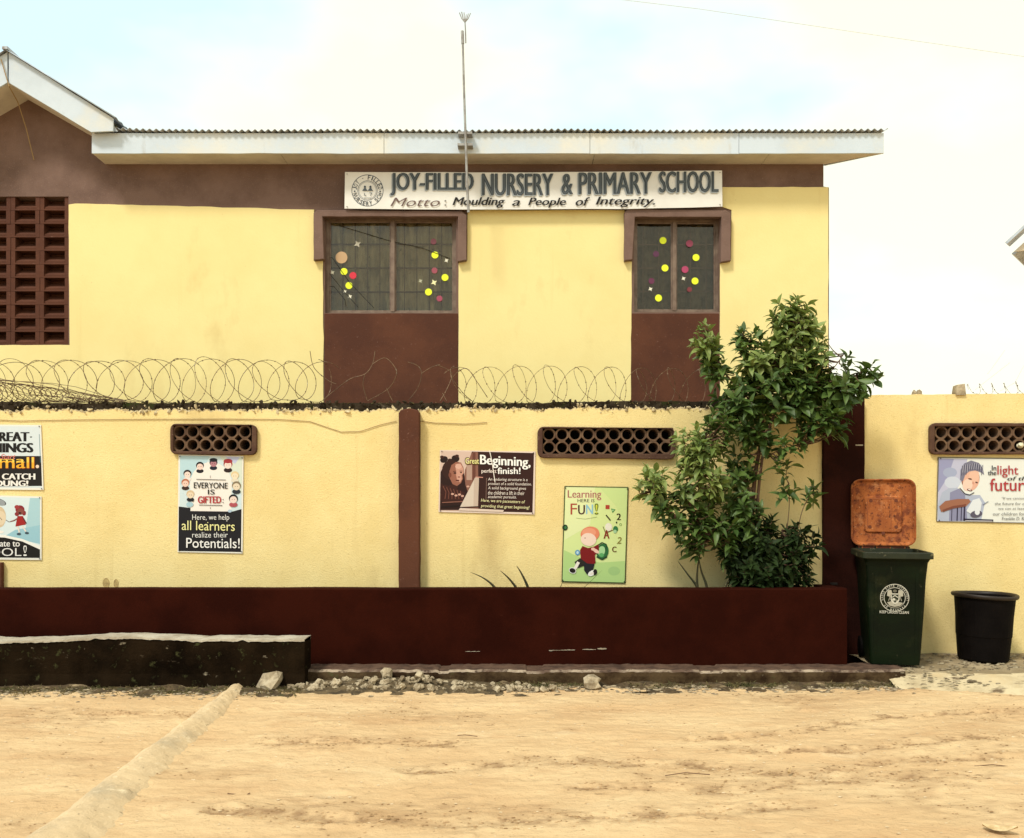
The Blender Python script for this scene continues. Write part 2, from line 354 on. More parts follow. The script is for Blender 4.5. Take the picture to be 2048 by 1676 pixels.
X0, X1, Y0, Y1, ST = -6.6, 6.6, 1.4, 8.0, .0185
nx, ny = int((X1-X0)/ST), int((Y1-Y0)/ST)
gv, gf = [], []
for j in range(ny+1):
    y = Y0+(Y1-Y0)*j/ny
    for i in range(nx+1):
        x = X0+(X1-X0)*i/nx; gv.append((x, y, ground_z(x, y) if 3.3 < y and abs(x) < .62*y+.4 or abs(x) > 6.4 else .006*noise.noise(Vector((x, y, 0)))*0))
for j in range(ny):
    for i in range(nx): k = j*(nx+1)+i; gf.append((k, k+1, k+nx+2, k+nx+1))
me = bpy.data.meshes.new('ground'); B = 400
b0 = len(gv)
gv += [(-B, -B, 0), (B, -B, 0), (B, B, 0), (-B, B, 0)]
c00, c10, c01, c11 = 0, nx, ny*(nx+1), ny*(nx+1)+nx
gf += [(b0, b0+1, c10, c00), (b0+1, b0+2, c11, c10), (b0+2, b0+3, c01, c11), (b0+3, b0, c00, c01)]
me.from_pydata(gv, [], gf); me.materials.append(SAND)
def turned(x, y):
    if y < 3.2 or abs(x) > .62*y+.4: return 0.0
    t = 0.0
    for pts, w, d in tracks:
        if pts[0][0]-.4 < x < pts[-1][0]+.4:
            dd = min(seg_d((x, y), a_, b_) for a_, b_ in zip(pts, pts[1:]))
            if dd < w*5: t = max(t, math.exp(-(dd/(w*1.7))**2)*max(0, .35+1.1*noise.noise(Vector((x*5, y*9, 1)))+.9*noise.noise(Vector((x*18, y*30, 4)))))
    q = fbm(x*.45, y*1.3, 1.6, 3, 11)
    if q > .12: t = max(t, min(.42, (q-.12)*1.6)*max(0, .45+1.3*noise.noise(Vector((x*10, y*26, 6)))))
    return min(1, t)
at = me.attributes.new('turned_soil', 'FLOAT', 'POINT'); at.data.foreach_set('value', [turned(v[0], v[1]) for v in gv])
nt_ = SAND.node_tree; pb = nt_.nodes['Principled BSDF']; src = pb.inputs['Base Color'].links[0].from_socket
an = nt_.nodes.new('ShaderNodeAttribute'); an.attribute_name = 'turned_soil'; mx_ = nt_.nodes.new('ShaderNodeMixRGB'); mx_.inputs[2].default_value = (.30, .18, .088, 1)
nt_.links.new(an.outputs['Fac'], mx_.inputs[0]); nt_.links.new(src, mx_.inputs[1]); nt_.links.new(mx_.outputs[0], pb.inputs['Base Color']); me.polygons.foreach_set('use_smooth', [True]*len(me.polygons)); me.update()
g = link('ground', me); props(g, 'swept sandy earth yard with faint tyre and broom marks', None, None, 'structure')

# pavement and pale spill of cement at the foot of the green bin
pv, pf = [], []; NX, NY = 90, 44
for j in range(NY+1):
    for i in range(NX+1):
        x = 3.26+ (9.0-3.26)*(i/NX)**1.6; t = j/NY; front = 7.62-.22*min(1, (x-3.26)/1.0)-.16*min(1, max(0, (x-3.9)/1.2))+.06*noise.noise(Vector((x*3, 0, 0)))
        y = front+(8.76-front)*t; u = (y-front)
        z = .122*min(1, (u/.42))**.6 if u > 0 else 0
        pv.append((x, y, z-.015+.012*fbm(x*.6, y, 5, 3, 1)*(1 if t > .02 else 0)+.006*fbm(x*.5, y*1.5, 22, 2, 4)))
for j in range(NY):
    for i in range(NX): k = j*(NX+1)+i; pf.append((k, k+1, k+NX+2, k+NX+1))
midx = []
for j in range(NY):
    for i in range(NX):
        v = pv[j*(NX+1)+i]; e_ = 7.92-.25*min(1, max(0, (v[0]-3.3)/1.3))+.07*noise.noise(Vector((v[0]*4, v[1]*4, 3)))
        midx.append(1 if v[1] < e_ else 0)
pav = build('pavement', pv, pf, [PAVE, APRON], None, midx=midx, smooth=True); props(pav, 'rough concrete pavement under the bins, its broken edge pale', None, None, 'structure')

# kerb along the planter
kb = MB(); xs0, xs1 = PX(330, DK), PX(1815, DK); n = 420
prof = []
rows = []
for i in range(n+1):
    x = xs0+(xs1-xs0)*i/n; j1 = .012*fbm(x, 0, 3, 5, 1); j2 = .012*fbm(x, 0, 6, 3, 4)
    zt = .128+.007*fbm(x, 0, 2.2, 2, 8)+.006*fbm(x, 0, 14, 3, 8)-(.012 if noise.noise(Vector((x*2.6, 5, 0))) > .38 else 0)
    yf = DK+j1
    if i > n-12: yf += (i-n+12)**2*.0003+.015*noise.noise(Vector((i*.9, 3, 0)))
    rows.append([(x, yf-.01+j2, -.05), (x, yf+j2*.8, .03), (x, yf, .075), (x, yf+.006, zt-.018), (x, yf+.030, zt), (x, yf+.15, zt+.002), (x, DPF+.06, zt)])
vv = [p for r_ in rows for p in r_]; ff = []; mi = []
for i in range(n):
    for k in range(6): q = i*7+k; ff.append((q, q+7, q+8, q+1)); mi.append(1 if k == 3 else 2 if k > 3 else 0)
q = n*7; ff.append(tuple(q+k for k in range(7))); mi.append(0)
kerb = build('kerb', vv, ff, [KERBF, mat('kerb_pale_edge', (.10, .06, .04), .93, (.36, .28, .20), 5, .8, 45, vmin=.40, vmax=.60, layers=[((.05, .03, .02), 17, .54, .64, S1)]), KTOP], None, midx=mi, smooth=False)
props(kerb, 'low stained concrete kerb with a worn pale edge along the maroon planter', None, None, 'structure')

# ------------------------------------------------------------------ drain wall bottom corner (thing)
bx0, bx1 = PX(-420, DBX), PX(609, DBX); n = 260
dw = empty('drain_wall', ((bx0+bx1)/2, 7.8, 0), 'low blackened concrete wall with a pale chipped top before the maroon planter', 'wall')
rows = []
for i in range(n+1):
    x = bx0+(bx1-bx0)*i/n; pxx = 1024+x/DBX*FOC
    yt = 1283 if pxx < 60 else 1283-9*min(1, (pxx-60)/190) if pxx < 250 else 1274+6*min(1, (pxx-250)/150)
    zt = PZ(yt, DBX)+.012*fbm(x, 0, 5, 4, 2); j = .012*fbm(x, 0, 4, 3, 6)
    rows.append([(x, DBX+j-.02, -.05), (x, DBX+j*1.5+.01, .12), (x, DBX+j, .25), (x, DBX+j*.6, zt-.05), (x, DBX+.004, zt-.012), (x, DBX+.015, zt)])
vv = [p for r_ in rows for p in r_]; ff = []
for i in range(n):
    for k in range(5): q = i*6+k; ff.append((q, q+6, q+7, q+1))
x = bx1
q = len(vv); vv += [(x, DBX+.24, -.05), (x, DBX+.24, rows[-1][5][2])]; ff.append((n*6, q, q+1, n*6+5, n*6+4, n*6+3, n*6+2, n*6+1))
build('wall_face', vv, ff, MOSS, dw)
vv, ff = [], []
for i, r_ in enumerate(rows):
    x, _, z = r_[5]; e1 = .004*fbm(x, 1, 9, 2, 3)
    vv += [(x, DBX-.006+e1, z-.012+.010*fbm(x, 0, 12, 3, 1)), (x, DBX-.004+e1, z+.004), (x, DBX+.13, z+.008+.004*fbm(x, 2, 11, 2, 1)), (x, DBX+.245, z+.004), (x, DBX+.245, z-.03)]
for i in range(n):
    for k in range(4): q = i*5+k; ff.append((q, q+5, q+6, q+1))
ff.append(tuple(n*5+k for k in range(5)))
build('coping', vv, ff, CONC, dw)

# ------------------------------------------------------------------ cement ridge across the yard
rd = []; NR = 240
for i in range(NR+1):
    t = i/NR; y = 7.72-(7.72-3.2)*t
    cx = -2.33+.20*t+.03*noise.noise(Vector((y*1.2, 0, 0)))
    wl_, wr = (.09+.05*t)*(1+.06*noise.noise(Vector((y*2, 3, 0)))), (.09+.24*t)*(1+.12*noise.noise(Vector((y*2, 7, 0))))
    h = .070+.024*t+.008*noise.noise(Vector((y*3, 1, 0)))
    ring = []
    for k in range(25):
        u = -1+2*k/24; w = wl_ if u < 0 else wr
        z = h*(1-abs(u)**(2.4 if u < 0 else 1.7))-.03
        ring.append((cx+u*w, y, z+.012*fbm(cx+u*w, y, 6, 4, 2)+(.007*noise.noise(Vector(((cx+u*w)*40, y*22, 0))))))
    rd.append(ring)
vv = [p for r_ in rd for p in r_]; ff = []
for i in range(NR):
    for k in range(24): q = i*25+k; ff.append((q+25, q+26, q+1, q))
ff.append(tuple(range(24, -1, -1)))
rg = build('cement_ridge', vv, ff, RIDGE, None, smooth=True); props(rg, 'long rounded ridge of pale cement running across the sandy yard', 'cement ridge')

# ------------------------------------------------------------------ school building
sb = empty('school_building', (PX(700, DB), DB, 0), 'yellow and brown school block with corrugated roof behind the razor wire', 'building')
gx = PX(15, 10.35)
GRX0, GRX1 = PX(-38, DB), PX(137, DB)
def zb(y): return PZ(y, DB)
wall_out = [(-620, 1264), (1658, 1264), (1658, 375), (1647, 373), (1647, 318), (226, 318), (222, 291), (57, 197), (-108, 291), (-112, 318), (-620, 318)]
holes = [[(-38, 393), (137, 393), (137, 690), (-38, 690)], [(650, 432), (912, 432), (912, 626), (650, 626)], [(1268, 434), (1440, 434), (1440, 624), (1268, 624)]]
plate('wall', [wall_out]+holes, DB, .22, BRO_HAZE, sb)
# rest of the shell
m_ = MB(); xr = PX(1654, DB); xl = PX(-620, DB)
m_.box(xr-.2, xr, DB+.22, DB+7.5, 0, 5.62); m_.box(xl, xl+.2, DB+.22, DB+7.5, 0, 5.62); m_.box(xl, xr, DB+7.5, DB+7.7, 0, 5.62)
m_.box(xl+.2, xr-.2, DB+.22, DB+7.5, 2.75, 2.9)
m_.out('side_wall', YEL, sb)
TH = .012
pan = [
 wavy([(-600, 1250), (-600, 692), (139, 690), (137, 409), (150, 407), (628, 419), (628, 521), (646, 521), (648, 1250)], 22, 1.6, 1),
 wavy([(917, 1250), (917, 522), (934, 521), (935, 420), (1249, 420), (1250, 521), (1264, 523), (1258, 1250)], 22, 1.4, 2),
 wavy([(1440, 1250), (1440, 520), (1462, 519), (1463, 420), (1445, 414), (1444, 374), (1657, 374), (1656, 1250)], 22, 1.2, 3)]
for p in pan: plate('plaster_panel', [p], DB-TH, TH-.001, YEL, sb, bevel=.003)
for (x0, x1) in ((649, 916), (1262, 1438)):
    plate('window_apron', [wavy([(x0, 1240), (x0, 627), (x1, 627), (x1, 1240)], 25, .8, x0)], DB-.006, .005, BRO, sb)
# window hoods
def hood(x0, x1, yt, ix0, ix1, iyt, yb, drop):
    o = [(x0, yb), (x0, yt+6), (x0+8, yt), (x1-10, yt+2), (x1, yt+10), (x1, yb), (ix1, yb+3), (ix1+1, iyt), (ix0, iyt), (ix0+drop, yb-2)]
    Dh = DB-.085
    plate('window_hood', [wavy(o, 16, 1.2, x0)], Dh, .084, BRO_HAZE, sb, bevel=.006)
hood(627, 933, 420, 645, 915, 433, 520, 3)
hood(1249, 1462, 418, 1270, 1442, 434, 521, -5)
# windows
def window(x0, x1, yt, yb, mull, curtain, dots, stars, wire_reflections):
    Dg = DB+.10
    wx0, wx1, z0, z1 = PX(x0, DB)-.0, PX(x1, DB), zb(yb), zb(yt)
    fr = MB(); t = .035
    for (a_, b_, c_, d_) in ((wx0, wx0+t, z0, z1), (wx1-t, wx1, z0, z1), (wx0+t, wx1-t, z1-t, z1), (wx0+t, wx1-t, z0, z0+t)): fr.box(a_, b_, Dg-.02, Dg+.03, c_, d_)
    xm = PX(mull, Dg); fr.box(xm-.022, xm+.022, Dg-.028, Dg+.034, z0+t, z1-t)
    f = fr.out('window_frame', ALU, sb)
    for (a_, b_, y_) in ((wx0+t, xm-.022, Dg+.004), (xm+.022, wx1-t, Dg+.014)):
        MB().box(a_, b_, y_, y_+.005, z0+t, z1-t).out('pane', GLASS, f)
        sash = MB(); s_ = .018
        for (p_, q_, r_, u_) in ((a_, a_+s_, z0+t, z1-t), (b_-s_, b_, z0+t, z1-t), (a_+s_, b_-s_, z0+t, z0+t+s_), (a_+s_, b_-s_, z1-t-s_, z1-t)): sash.box(p_, q_, y_-.008, y_+.012, r_, u_)
        sash.out('sash', ALU, f)
    for k in range(1, 10):
        x = wx0+t+(wx1-wx0-2*t)*k/10
        if abs(x-xm) > .04 and (k % 2 == 1 or curtain is CURT): MB().box(x-.005, x+.005, Dg+.055, Dg+.065, z0+t, z1-t).out('burglar_bar', ALU, f)
    for k in range(1, 4): z = z0+(z1-z0)*k/4; MB().box(wx0+t, wx1-t, Dg+.066, Dg+.073, z-.008, z+.008).out('burglar_bar', ALU, f)
    cv, cf = [], []; N = 110
    for i in range(N+1):
        x = wx0+(wx1-wx0)*i/N; y = Dg+.11+.018*math.sin(x*38+3*noise.noise(Vector((x*3, 0, 0))))+.02*noise.noise(Vector((x*6, 1, 0)))
        cv += [(x, y, z0-.1), (x, y+.01*noise.noise(Vector((x*9, 4, 0))), z1+.1)]
    for i in range(N): cf.append((2*i, 2*i+2, 2*i+3, 2*i+1))
    build('curtain', cv, cf, curtain, f, smooth=True)
    MB().box(wx0-.1, wx1+.1, Dg+.3, Dg+.34, z0-.3, z1+.3).out('unlit_room_board', DARK, f)  # dark board added to stand for the unlit room behind the curtain
    for (x, y, r, c) in dots:
        A = Art(Dg-.002, .9); D_ = A.D
        v = [(PX(x, D_)+r/FOC*D_*math.cos(2*math.pi*k/18), D_-.001, PZ(y, D_)+r/FOC*D_*math.sin(2*math.pi*k/18)) for k in range(18)]
        v2 = [(p[0], p[1]+.002, p[2]) for p in v]
        b_ = MB(); b_.loft([v, v2]); b_.out('paper_dot', ink(c, .9), f)
    for (x, y, r, c) in stars:
        D_ = Dg-.002; v = []
        for k in range(8): q = r if k % 2 == 0 else r*.42; v.append((PX(x, D_)+q/FOC*D_*math.cos(math.pi*k/4+.5), D_-.001, PZ(y, D_)+q/FOC*D_*math.sin(math.pi*k/4+.5)))
        MB().loft([v, [(p[0], p[1]+.002, p[2]) for p in v]]).out('paper_star', ink(c, .9), f)
    for (pts) in wire_reflections:
        MB().tube([W(x, y, Dg-.006) for x, y in pts], .0035, 4).out('reflected_wire', DARK, f)  # wire reflections in the panes, drawn as thin dark tubes
Yd, Pk, Wh = 'F2FF3A', 'A0526A', 'F2EFD8'
window(650, 912, 432, 626, 786, CURT,
       [(683, 515, 12, 'C7A57E'), (688, 543, 7, Yd), (698, 571, 7, Yd), (870, 510, 7, Yd), (890, 555, 7, Yd), (857, 584, 7, Yd), (706, 551, 7, 'D8394A'), (867, 483, 6, '8D5560'), (869, 541, 6, 'A0525F'), (879, 597, 6, 'A54E62')],
       [(715, 488, 8, 'C9C3B0'), (665, 545, 5, Wh), (700, 593, 5, Wh), (893, 521, 5, Wh), (868, 565, 7, 'F4F0B8'), (690, 583, 4, Wh), (841, 562, 5, 'B9B9A0')],
       [[(678, 451), (780, 482), (845, 496), (900, 517)], [(656, 516), (664, 515), (700, 566), (748, 616)], [(658, 546), (690, 585), (716, 614)], [(657, 573), (668, 573), (690, 600), (692, 612)]])
window(1268, 1440, 434, 624, 1348, CURD,
       [(1326, 481, 7, Yd), (1330, 536, 7, Yd), (1317, 596, 7, Yd), (1392, 515, 7, Yd), (1390, 562, 7, Yd), (1379, 487, 7, '9C4A60'), (1370, 539, 7, 'B0476A'), (1312, 508, 6, '5E3550'), (1303, 562, 6, '6A3550'), (1379, 579, 5, '7E3B40')],
       [(1301, 578, 5, Wh), (1367, 557, 5, Wh)], [])
# louvre vent blocks of the stair wall
cw, chh = (GRX1-GRX0)/3, (zb(393)-zb(690))/11
def vb_mesh():
    b_ = MB(); w, h, d, t, s = cw-.004, chh-.003, .20, .050, .018
    b_.box(-w/2, -w/2+t, 0, d, 0, h); b_.box(w/2-t, w/2, 0, d, 0, h); b_.box(-w/2+t, w/2-t, 0, d, 0, s)
    b_.hexa([(-w/2+t, .012, s), (w/2-t, .012, s), (w/2-t, .12, h*.62), (-w/2+t, .12, h*.62), (-w/2+t, .010, s+.022), (w/2-t, .010, s+.022), (w/2-t, .12, h*.62+.02), (-w/2+t, .12, h*.62+.02)])
    b_.box(-w/2+t, w/2-t, .17, .19, s, h)
    me_ = bpy.data.meshes.new('vent_block'); me_.from_pydata(b_.v, [], b_.f); me_.materials.append(BRO); me_.update(); return me_
vbm = vb_mesh()
for j in range(11):
    for i in range(3):
        link('vent_block', vbm, sb, (GRX0+cw*(i+.5)+rnd.uniform(-.003, .003), DB+.008+rnd.uniform(0, .006), zb(690)+chh*j), (0, rnd.uniform(-.006, .006), 0))
MB().box(GRX0-.1, GRX1+.1, DB+.25, DB+.28, zb(700), zb(380)).out('unlit_stair_board', DARK, sb)

# fascia, soffit, roof
fz0, fz1 = PZ(308, DF), PZ(266, DF)
cuts = [183, 768, 1180, 1478, 1768]
for a_, b_ in zip(cuts, cuts[1:]):
    o = wavy([(a_+.4, 307.5+rnd.uniform(-1, 1)), (a_+.4, 266), (b_-.4, 266), (b_-.4, 307.5+rnd.uniform(-1, 1))], 40, 1.2, a_)
    plate('fascia_board', [o], DF, .022, WHITE, sb, bevel=.002)
xr = PX(1768, DF)
xwc = PX(1650, DB)
MB().hexa([(xr-.02, DF+.023, fz0+.012), (xr, DF+.023, fz0+.012), (xwc+.02, DB+.05, fz0+.012), (xwc, DB+.05, fz0+.012), (xr-.02, DF+.023, fz1), (xr, DF+.023, fz1), (xwc+.02, DB+.05, fz1), (xwc, DB+.05, fz1)]).out('return_board', WHITE, sb)
xs = PX(183, DF); k = 0
edges = [xs, PX(560, DF), PX(930, DF), PX(1190, DF), PX(1540, DF), xr-.02]
for a_, b_ in zip(edges, edges[1:]):
    b2 = min(b_, xwc); a2 = min(a_, xwc)
    MB().hexa([(a_+.003, DF+.024, fz0+.012), (b_-.003, DF+.024, fz0+.012), (b2-.003, DB-.001, fz0+.012), (a2+.003, DB-.001, fz0+.012), (a_+.003, DF+.024, fz0+.024), (b_-.003, DF+.024, fz0+.024), (b2-.003, DB-.001, fz0+.024), (a2+.003, DB-.001, fz0+.024)]).out('soffit_panel', SOFF, sb)
rv, rf = [], []; x0_, x1_ = PX(205, DF), xr+.03; pitch = .0762; N = int((x1_-x0_)/pitch*8)
for j, (yy, zz) in enumerate(((DF-.045, fz1+.018), (DF+.6, fz1+.13), (15.5, fz1+1.0))):
    for i in range(N+1):
        x = x0_+(x1_-x0_)*i/N; sg = .012*noise.noise(Vector((x*.8, 0, 0)))+(.025 if x < PX(300, DF) else 0)*max(0, 1-(x-x0_)/(PX(300, DF)-x0_))
        rv.append((x, yy+.01*noise.noise(Vector((int(x/.76), 5, 0))), zz+.013*math.cos(2*math.pi*x/pitch)+sg))
for j in range(2):
    for i in range(N): q = j*(N+1)+i; rf.append((q, q+1, q+N+2, q+N+1))
roof = build('roof_sheet', rv, rf, ROOF, sb, smooth=True)
sol = roof.modifiers.new('thickness', 'SOLIDIFY'); sol.thickness = .004
# back slope closes the roof
MB().add([(x0_, 15.5, fz1+1.0), (x1_, 15.5, fz1+1.0), (x1_, 19.2, fz1+.1), (x0_, 19.2, fz1+.1)], [(0, 1, 2, 3)]).out('roof_back_slope', ROOF, sb)
# the eaves go on beyond the gable
xa_, xb_ = PX(-640, DF), PX(-153, DF)
MB().box(xa_, xb_, DF, DF+.022, fz0, fz1).out('fascia_board', WHITE, sb)
MB().box(xa_, xb_, DF+.024, DB-.001, fz0+.012, fz0+.024).out('soffit_panel', SOFF, sb)
rv, rf = [], []; N = int((xb_-xa_)/pitch*8)
for (yy, zz) in ((DF-.045, fz1+.018), (15.5, fz1+1.0)):
    for i in range(N+1): x = xa_+(xb_-xa_)*i/N; rv.append((x, yy, zz+.013*math.cos(2*math.pi*x/pitch)))
for i in range(N): rf.append((i, i+1, i+N+2, i+N+1))
build('roof_sheet', rv, rf, ROOF, sb, smooth=True)
# gable roof over the stairs
DG = 10.35
bb = [(15, 103), (228, 238), (228, 262), (184, 264), (18, 164)]
plate('bargeboard', [wavy([(17, 104), (226, 236), (226, 262), (182, 264), (17, 165)], 30, 1.2, 5)], DG, .025, WHITE, sb, bevel=.002)
plate('bargeboard', [wavy([(14.5, 104), (14.5, 165), (-152, 264), (-196, 262), (-196, 236)], 30, 1.2, 6)], DG, .025, WHITE, sb, bevel=.002)
zr, ze, xe, xw = PZ(105, DG), PZ(240, DG), PX(232, DG), PX(-202, DG)
for (xa, xb_) in ((gx, xe), (gx, xw)):
    rv, rf = [], []; M = 40
    sl = (ze-zr)/(xb_-xa)
    for jj in range(2):
        for i in range(M*6+1):
            y = DG-.05+(16-DG)*i/(M*6); x = xa if jj == 0 else xb_
            rv.append((x, y, (zr if jj == 0 else ze)+.02+.010*math.cos(2*math.pi*y/.14)))
    for i in range(M*6): rf.append((i, i+1, i+1+M*6+1, i+M*6+1))
    o_ = build('gable_roof_sheet', rv, rf, ROOF, sb, smooth=True); s2 = o_.modifiers.new('thickness', 'SOLIDIFY'); s2.thickness = .004
    zs = PZ(165, DG); xsf = PX(184, DG) if xb_ > xa else PX(-154, DG); zsf = PZ(262, DG)
    MB().hexa([(xa, DG+.026, zs), (xsf, DG+.026, zsf), (xsf, DB-.002, zsf), (xa, DB-.002, zs), (xa, DG+.026, zs+.012), (xsf, DG+.026, zsf+.012), (xsf, DB-.002, zsf+.012), (xa, DB-.002, zs+.012)]).out('gable_soffit', SOFF, sb)
MB().box(gx-.03, gx+.03, DG-.06, 16, zr+.012, zr+.045).out('ridge_cap', ROOF, sb)
MB().hexa([W(212, 262, DG+.03), W(236, 263, DG+.03), W(236, 263, 10.8), W(212, 262, 10.8), W(210, 238, DG+.03), W(222, 243, DG+.03), W(222, 243, 10.8), W(210, 238, 10.8)]).out('valley_flashing', ROOF, sb)
MB().tube([W(2, 118, DG-.02), W(18, 172, DG-.02), W(36, 205, 10.6), W(52, 255, 10.7), W(68, 320, 10.78)], .006, 5).out('roof_cable', CABLE, sb)

# ------------------------------------------------------------------ lightning mast
Dm = 10.33
ms = empty('lightning_mast', W(937, 425, Dm), 'thin grey mast with a forked tip clamped to the white fascia board', 'mast')
MB().tube([W(937, 425, Dm), W(934, 360, Dm), W(931, 270, Dm), W(928, 180, Dm), W(925.5, 86, Dm)], [.016, .015, .014, .013, .012], 8).out('pole', MAST, ms)
MB().tube([W(925.5, 88, Dm), W(924.5, 62, Dm)], .017, 8).out('sleeve', MAST, ms)
MB().tube([W(931.5, 86, Dm), W(931, 62, Dm), W(930, 44, Dm)], [.009, .008, .007], 6).out('rod', MAST, ms)
for dx in (-11, -6.5, -2, 2, 6.5, 11):
    t_ = W(930+dx, 24+abs(dx)*.2, Dm); t_.y += rnd.uniform(-.06, .06)
    MB().tube([W(930, 45, Dm), W(930+dx*.6, 37, Dm), t_], .0055, 5).out('prong', MAST, ms)
for yy, w in ((294, 15), (271, 14)):
    br = MB(); p0, p1 = W(931-w, yy+1, DF-.02), W(931+w, yy, DF-.02)
    br.box(p0.x, p1.x, Dm+.005, DF-.001, p0.z-.014, p0.z+.014); br.out('clamp', MAST, ms)

# ------------------------------------------------------------------ sign
DS = DB-.11
sg = empty('school_sign', W(1066, 418, DS), 'long white banner reading joy-filled nursery and primary school above the windows', 'sign')
plate('banner', [wavy([(689, 417), (690, 344), (1065, 345), (1444, 341), (1445, 413), (1250, 418), (920, 419)], 60, .8, 4)], DS, .006, BANN, sg, bevel=.0)
A = Art(DS-.0008, .8)
A.ring(735, 381, 32, 1.4, '6B7076', 48); A.ring(735, 381, 20, 1.2, '6B7076', 40); A.ring(735, 381, 17.5, .7, '8B9094', 40)
A.arc_text('JOY - FILLED', 735, 381, 26, 8.5, '5E646B', 0, 14.5); A.arc_text('NURSERY SCH', 735, 381, 26, 8.5, '4E565E', 180, 14.5, top=False)
A.ell(709.5, 383, 1.6, 1.6, '4E565E'); A.ell(760.5, 383, 1.6, 1.6, '4E565E')
for cx in (730, 741):
    A.ell(cx, 374, 2.2, 2.4, '4B5560', n=10); A.poly([(cx-5.5, 382), (cx-1.5, 376.5), (cx+1.5, 376.5), (cx+5.5, 382)], '59636B')
A.line([(729, 386), (729, 391), (733, 391)], 1.2, '7C8288'); A.line([(739, 386), (744, 386), (741, 392)], 1.2, '7C8288'); A.line([(728, 396), (743, 396)], 1, '9BA0A0')
wd = [('JOY-FILLED', 781, 948, 346, 391), ('NURSERY', 964, 1107, 347, 391), ('&', 1123, 1146, 348, 389), ('PRIMARY', 1157, 1304, 345, 388), ('SCHOOL', 1318, 1437, 343, 385)]
for t, x0, x1, y0, y1 in wd:
    A.text(t, x0-2.2, y0+1.6, x1-2.2, y1+2.4, 'A4ABAF', .030, slope=-.006 if x0 > 1000 else 0)
for t, x0, x1, y0, y1 in wd:
    A.text(t, x0, y0, x1, y1, '3F464B', .030, slope=-.006 if x0 > 1000 else 0)
for t, x0, x1, y0, y1 in wd:
    A.text(t, x0+1.2, y0+.9, x1-.6, y1-.9, '5A6267', -.016, slope=-.006 if x0 > 1000 else 0)
A.text('Motto', 781, 396, 880, 413, '6E5650', -.004, .35); A.text(':', 889, 401, 893, 412, '6E6A60', .01)
for t, x0, x1, y0, y1 in (('Moulding', 905, 1010, 395, 416), ('a', 1024, 1040, 401, 412), ('People', 1056, 1132, 396, 416), ('of', 1151, 1180, 395, 412), ('Integrity.', 1191, 1310, 394, 415)):
    A.text(t, x0, y0, x1, y1, '1F1B17', .03, .3)
A.line([(1065.5, 346), (1066.5, 417)], .5, 'B9B4AC')
A.done(sg)
for x, y in ((694, 348), (694, 413), (1440, 345), (1440, 409), (1065, 349)):
    MB().tube([W(x, y, DS-.012), W(x, y, DS-.001)], .006, 8).out('eyelet', MAST, sg)
MB().box(W(700, 0, DS).x, W(1435, 0, DS).x, DS+.012, DB-.001, PZ(398, DS), PZ(392, DS)).out('batten', ALU, sg)

# ------------------------------------------------------------------ compound wall (left and middle) with vent panels
cwall = empty('compound_wall', (PX(830, DW), DW, 0), 'rough yellow boundary wall with brown piers, vents and a raw broken top', 'wall')
VP = [(340, 847, 513, 908, 359, 863.5, 26.2, 6, 12), (1075, 853, 1351, 916, 1098, 869, 26.05, 10, 13)]
def top_edge(x): return 819+6*noise.noise(Vector((x*.02, 0, 0)))+4.5*noise.noise(Vector((x*.11, 3, 0)))+2.5*noise.noise(Vector((x*.4, 5, 0)))+1.5*noise.noise(Vector((x*.9, 6, 0)))+(3 if x < 900 else 0)
top = [(x, top_edge(x)) for x in range(-560, 1715, 3)]
outer = [(-560, 1328)]+top+[(1715, 1328)]
outer = outer[::-1]
vh = [[(v[0]+4, v[1]+4), (v[2]-4, v[1]+4), (v[2]-4, v[3]-4), (v[0]+4, v[3]-4)] for v in VP]
plate('rendered_face', [outer]+vh, DW, .03, YELLOW_LOW, cwall)
core_top = [(x, 803.5+(2.5 if 60 < x < 1100 else 0)-(1.0 if x > 1200 else 0)-(-5 if x > 620 else 0)*0+1.6*noise.noise(Vector((x*.05, 8, 0)))+1.0*noise.noise(Vector((x*.3, 8, 0)))) for x in range(-560, 1718, 7)]
plate('wall_core', [[(1717, 1330)]+core_top[::-1]+[(-560, 1330)]]+vh, DW+.031, .18, CAP, cwall)
top2 = [(x, top_edge(x)-2.5-2.2*noise.noise(Vector((x*.09, 17, 0)))-2.6*max(0, noise.noise(Vector((x*.25, 19, 0))))-1.6*noise.noise(Vector((x*.7, 21, 0)))) for x in [-560+k*1.7 for k in range(1180)]]
plate('base_coat', [[(1440, 850)]+top2[::-1]+[(-560, 850)]], DW+.012, .0175, CHIP, cwall)
# broken plaster crumbs along the edge
def crumb(mb, c, r, sd_, sq=(1, .7, .6)):
    import itertools
    n1, n2 = 7, 5
    if sq[0] > 1.2: sq = (rnd.uniform(.8, 1.7), rnd.uniform(.6, 1), rnd.uniform(.5, 1.0))
    rot = Euler((rnd.uniform(0, 3), rnd.uniform(0, 3), rnd.uniform(0, 6))).to_matrix()
    rings = []
    for i in range(1, n2):
        th = math.pi*i/n2; ring = []
        for k_ in range(n1):
            ph = 2*math.pi*k_/n1; d = Vector((math.sin(th)*math.cos(ph), math.sin(th)*math.sin(ph), math.cos(th)))
            q_ = 1+.45*noise.noise(d*1.7+Vector((sd_, 0, 0)))+rnd.uniform(-.2, .2)
            v = Vector((d.x*sq[0], d.y*sq[1], d.z*sq[2]))*r*q_
            ring.append(Vector(c)+(rot @ v))
        rings.append(ring)
    mb.loft(rings)
cm = MB()
for i in range(420):
    x = rnd.uniform(-200, 1450)
    if noise.noise(Vector((x*.012, 2, 0))) < -.28: continue
    y = top_edge(x)+rnd.gauss(-2, 3.2); crumb(cm, W(x, y, DW-.002+rnd.uniform(-.012, .03)), rnd.choice((.004, .006, .007, .009, .012, .018)), i*1.3, (1.5, .7, .6))
cm.out('plaster_crumbs', CHIP, cwall, kind='stuff')
cm = MB()
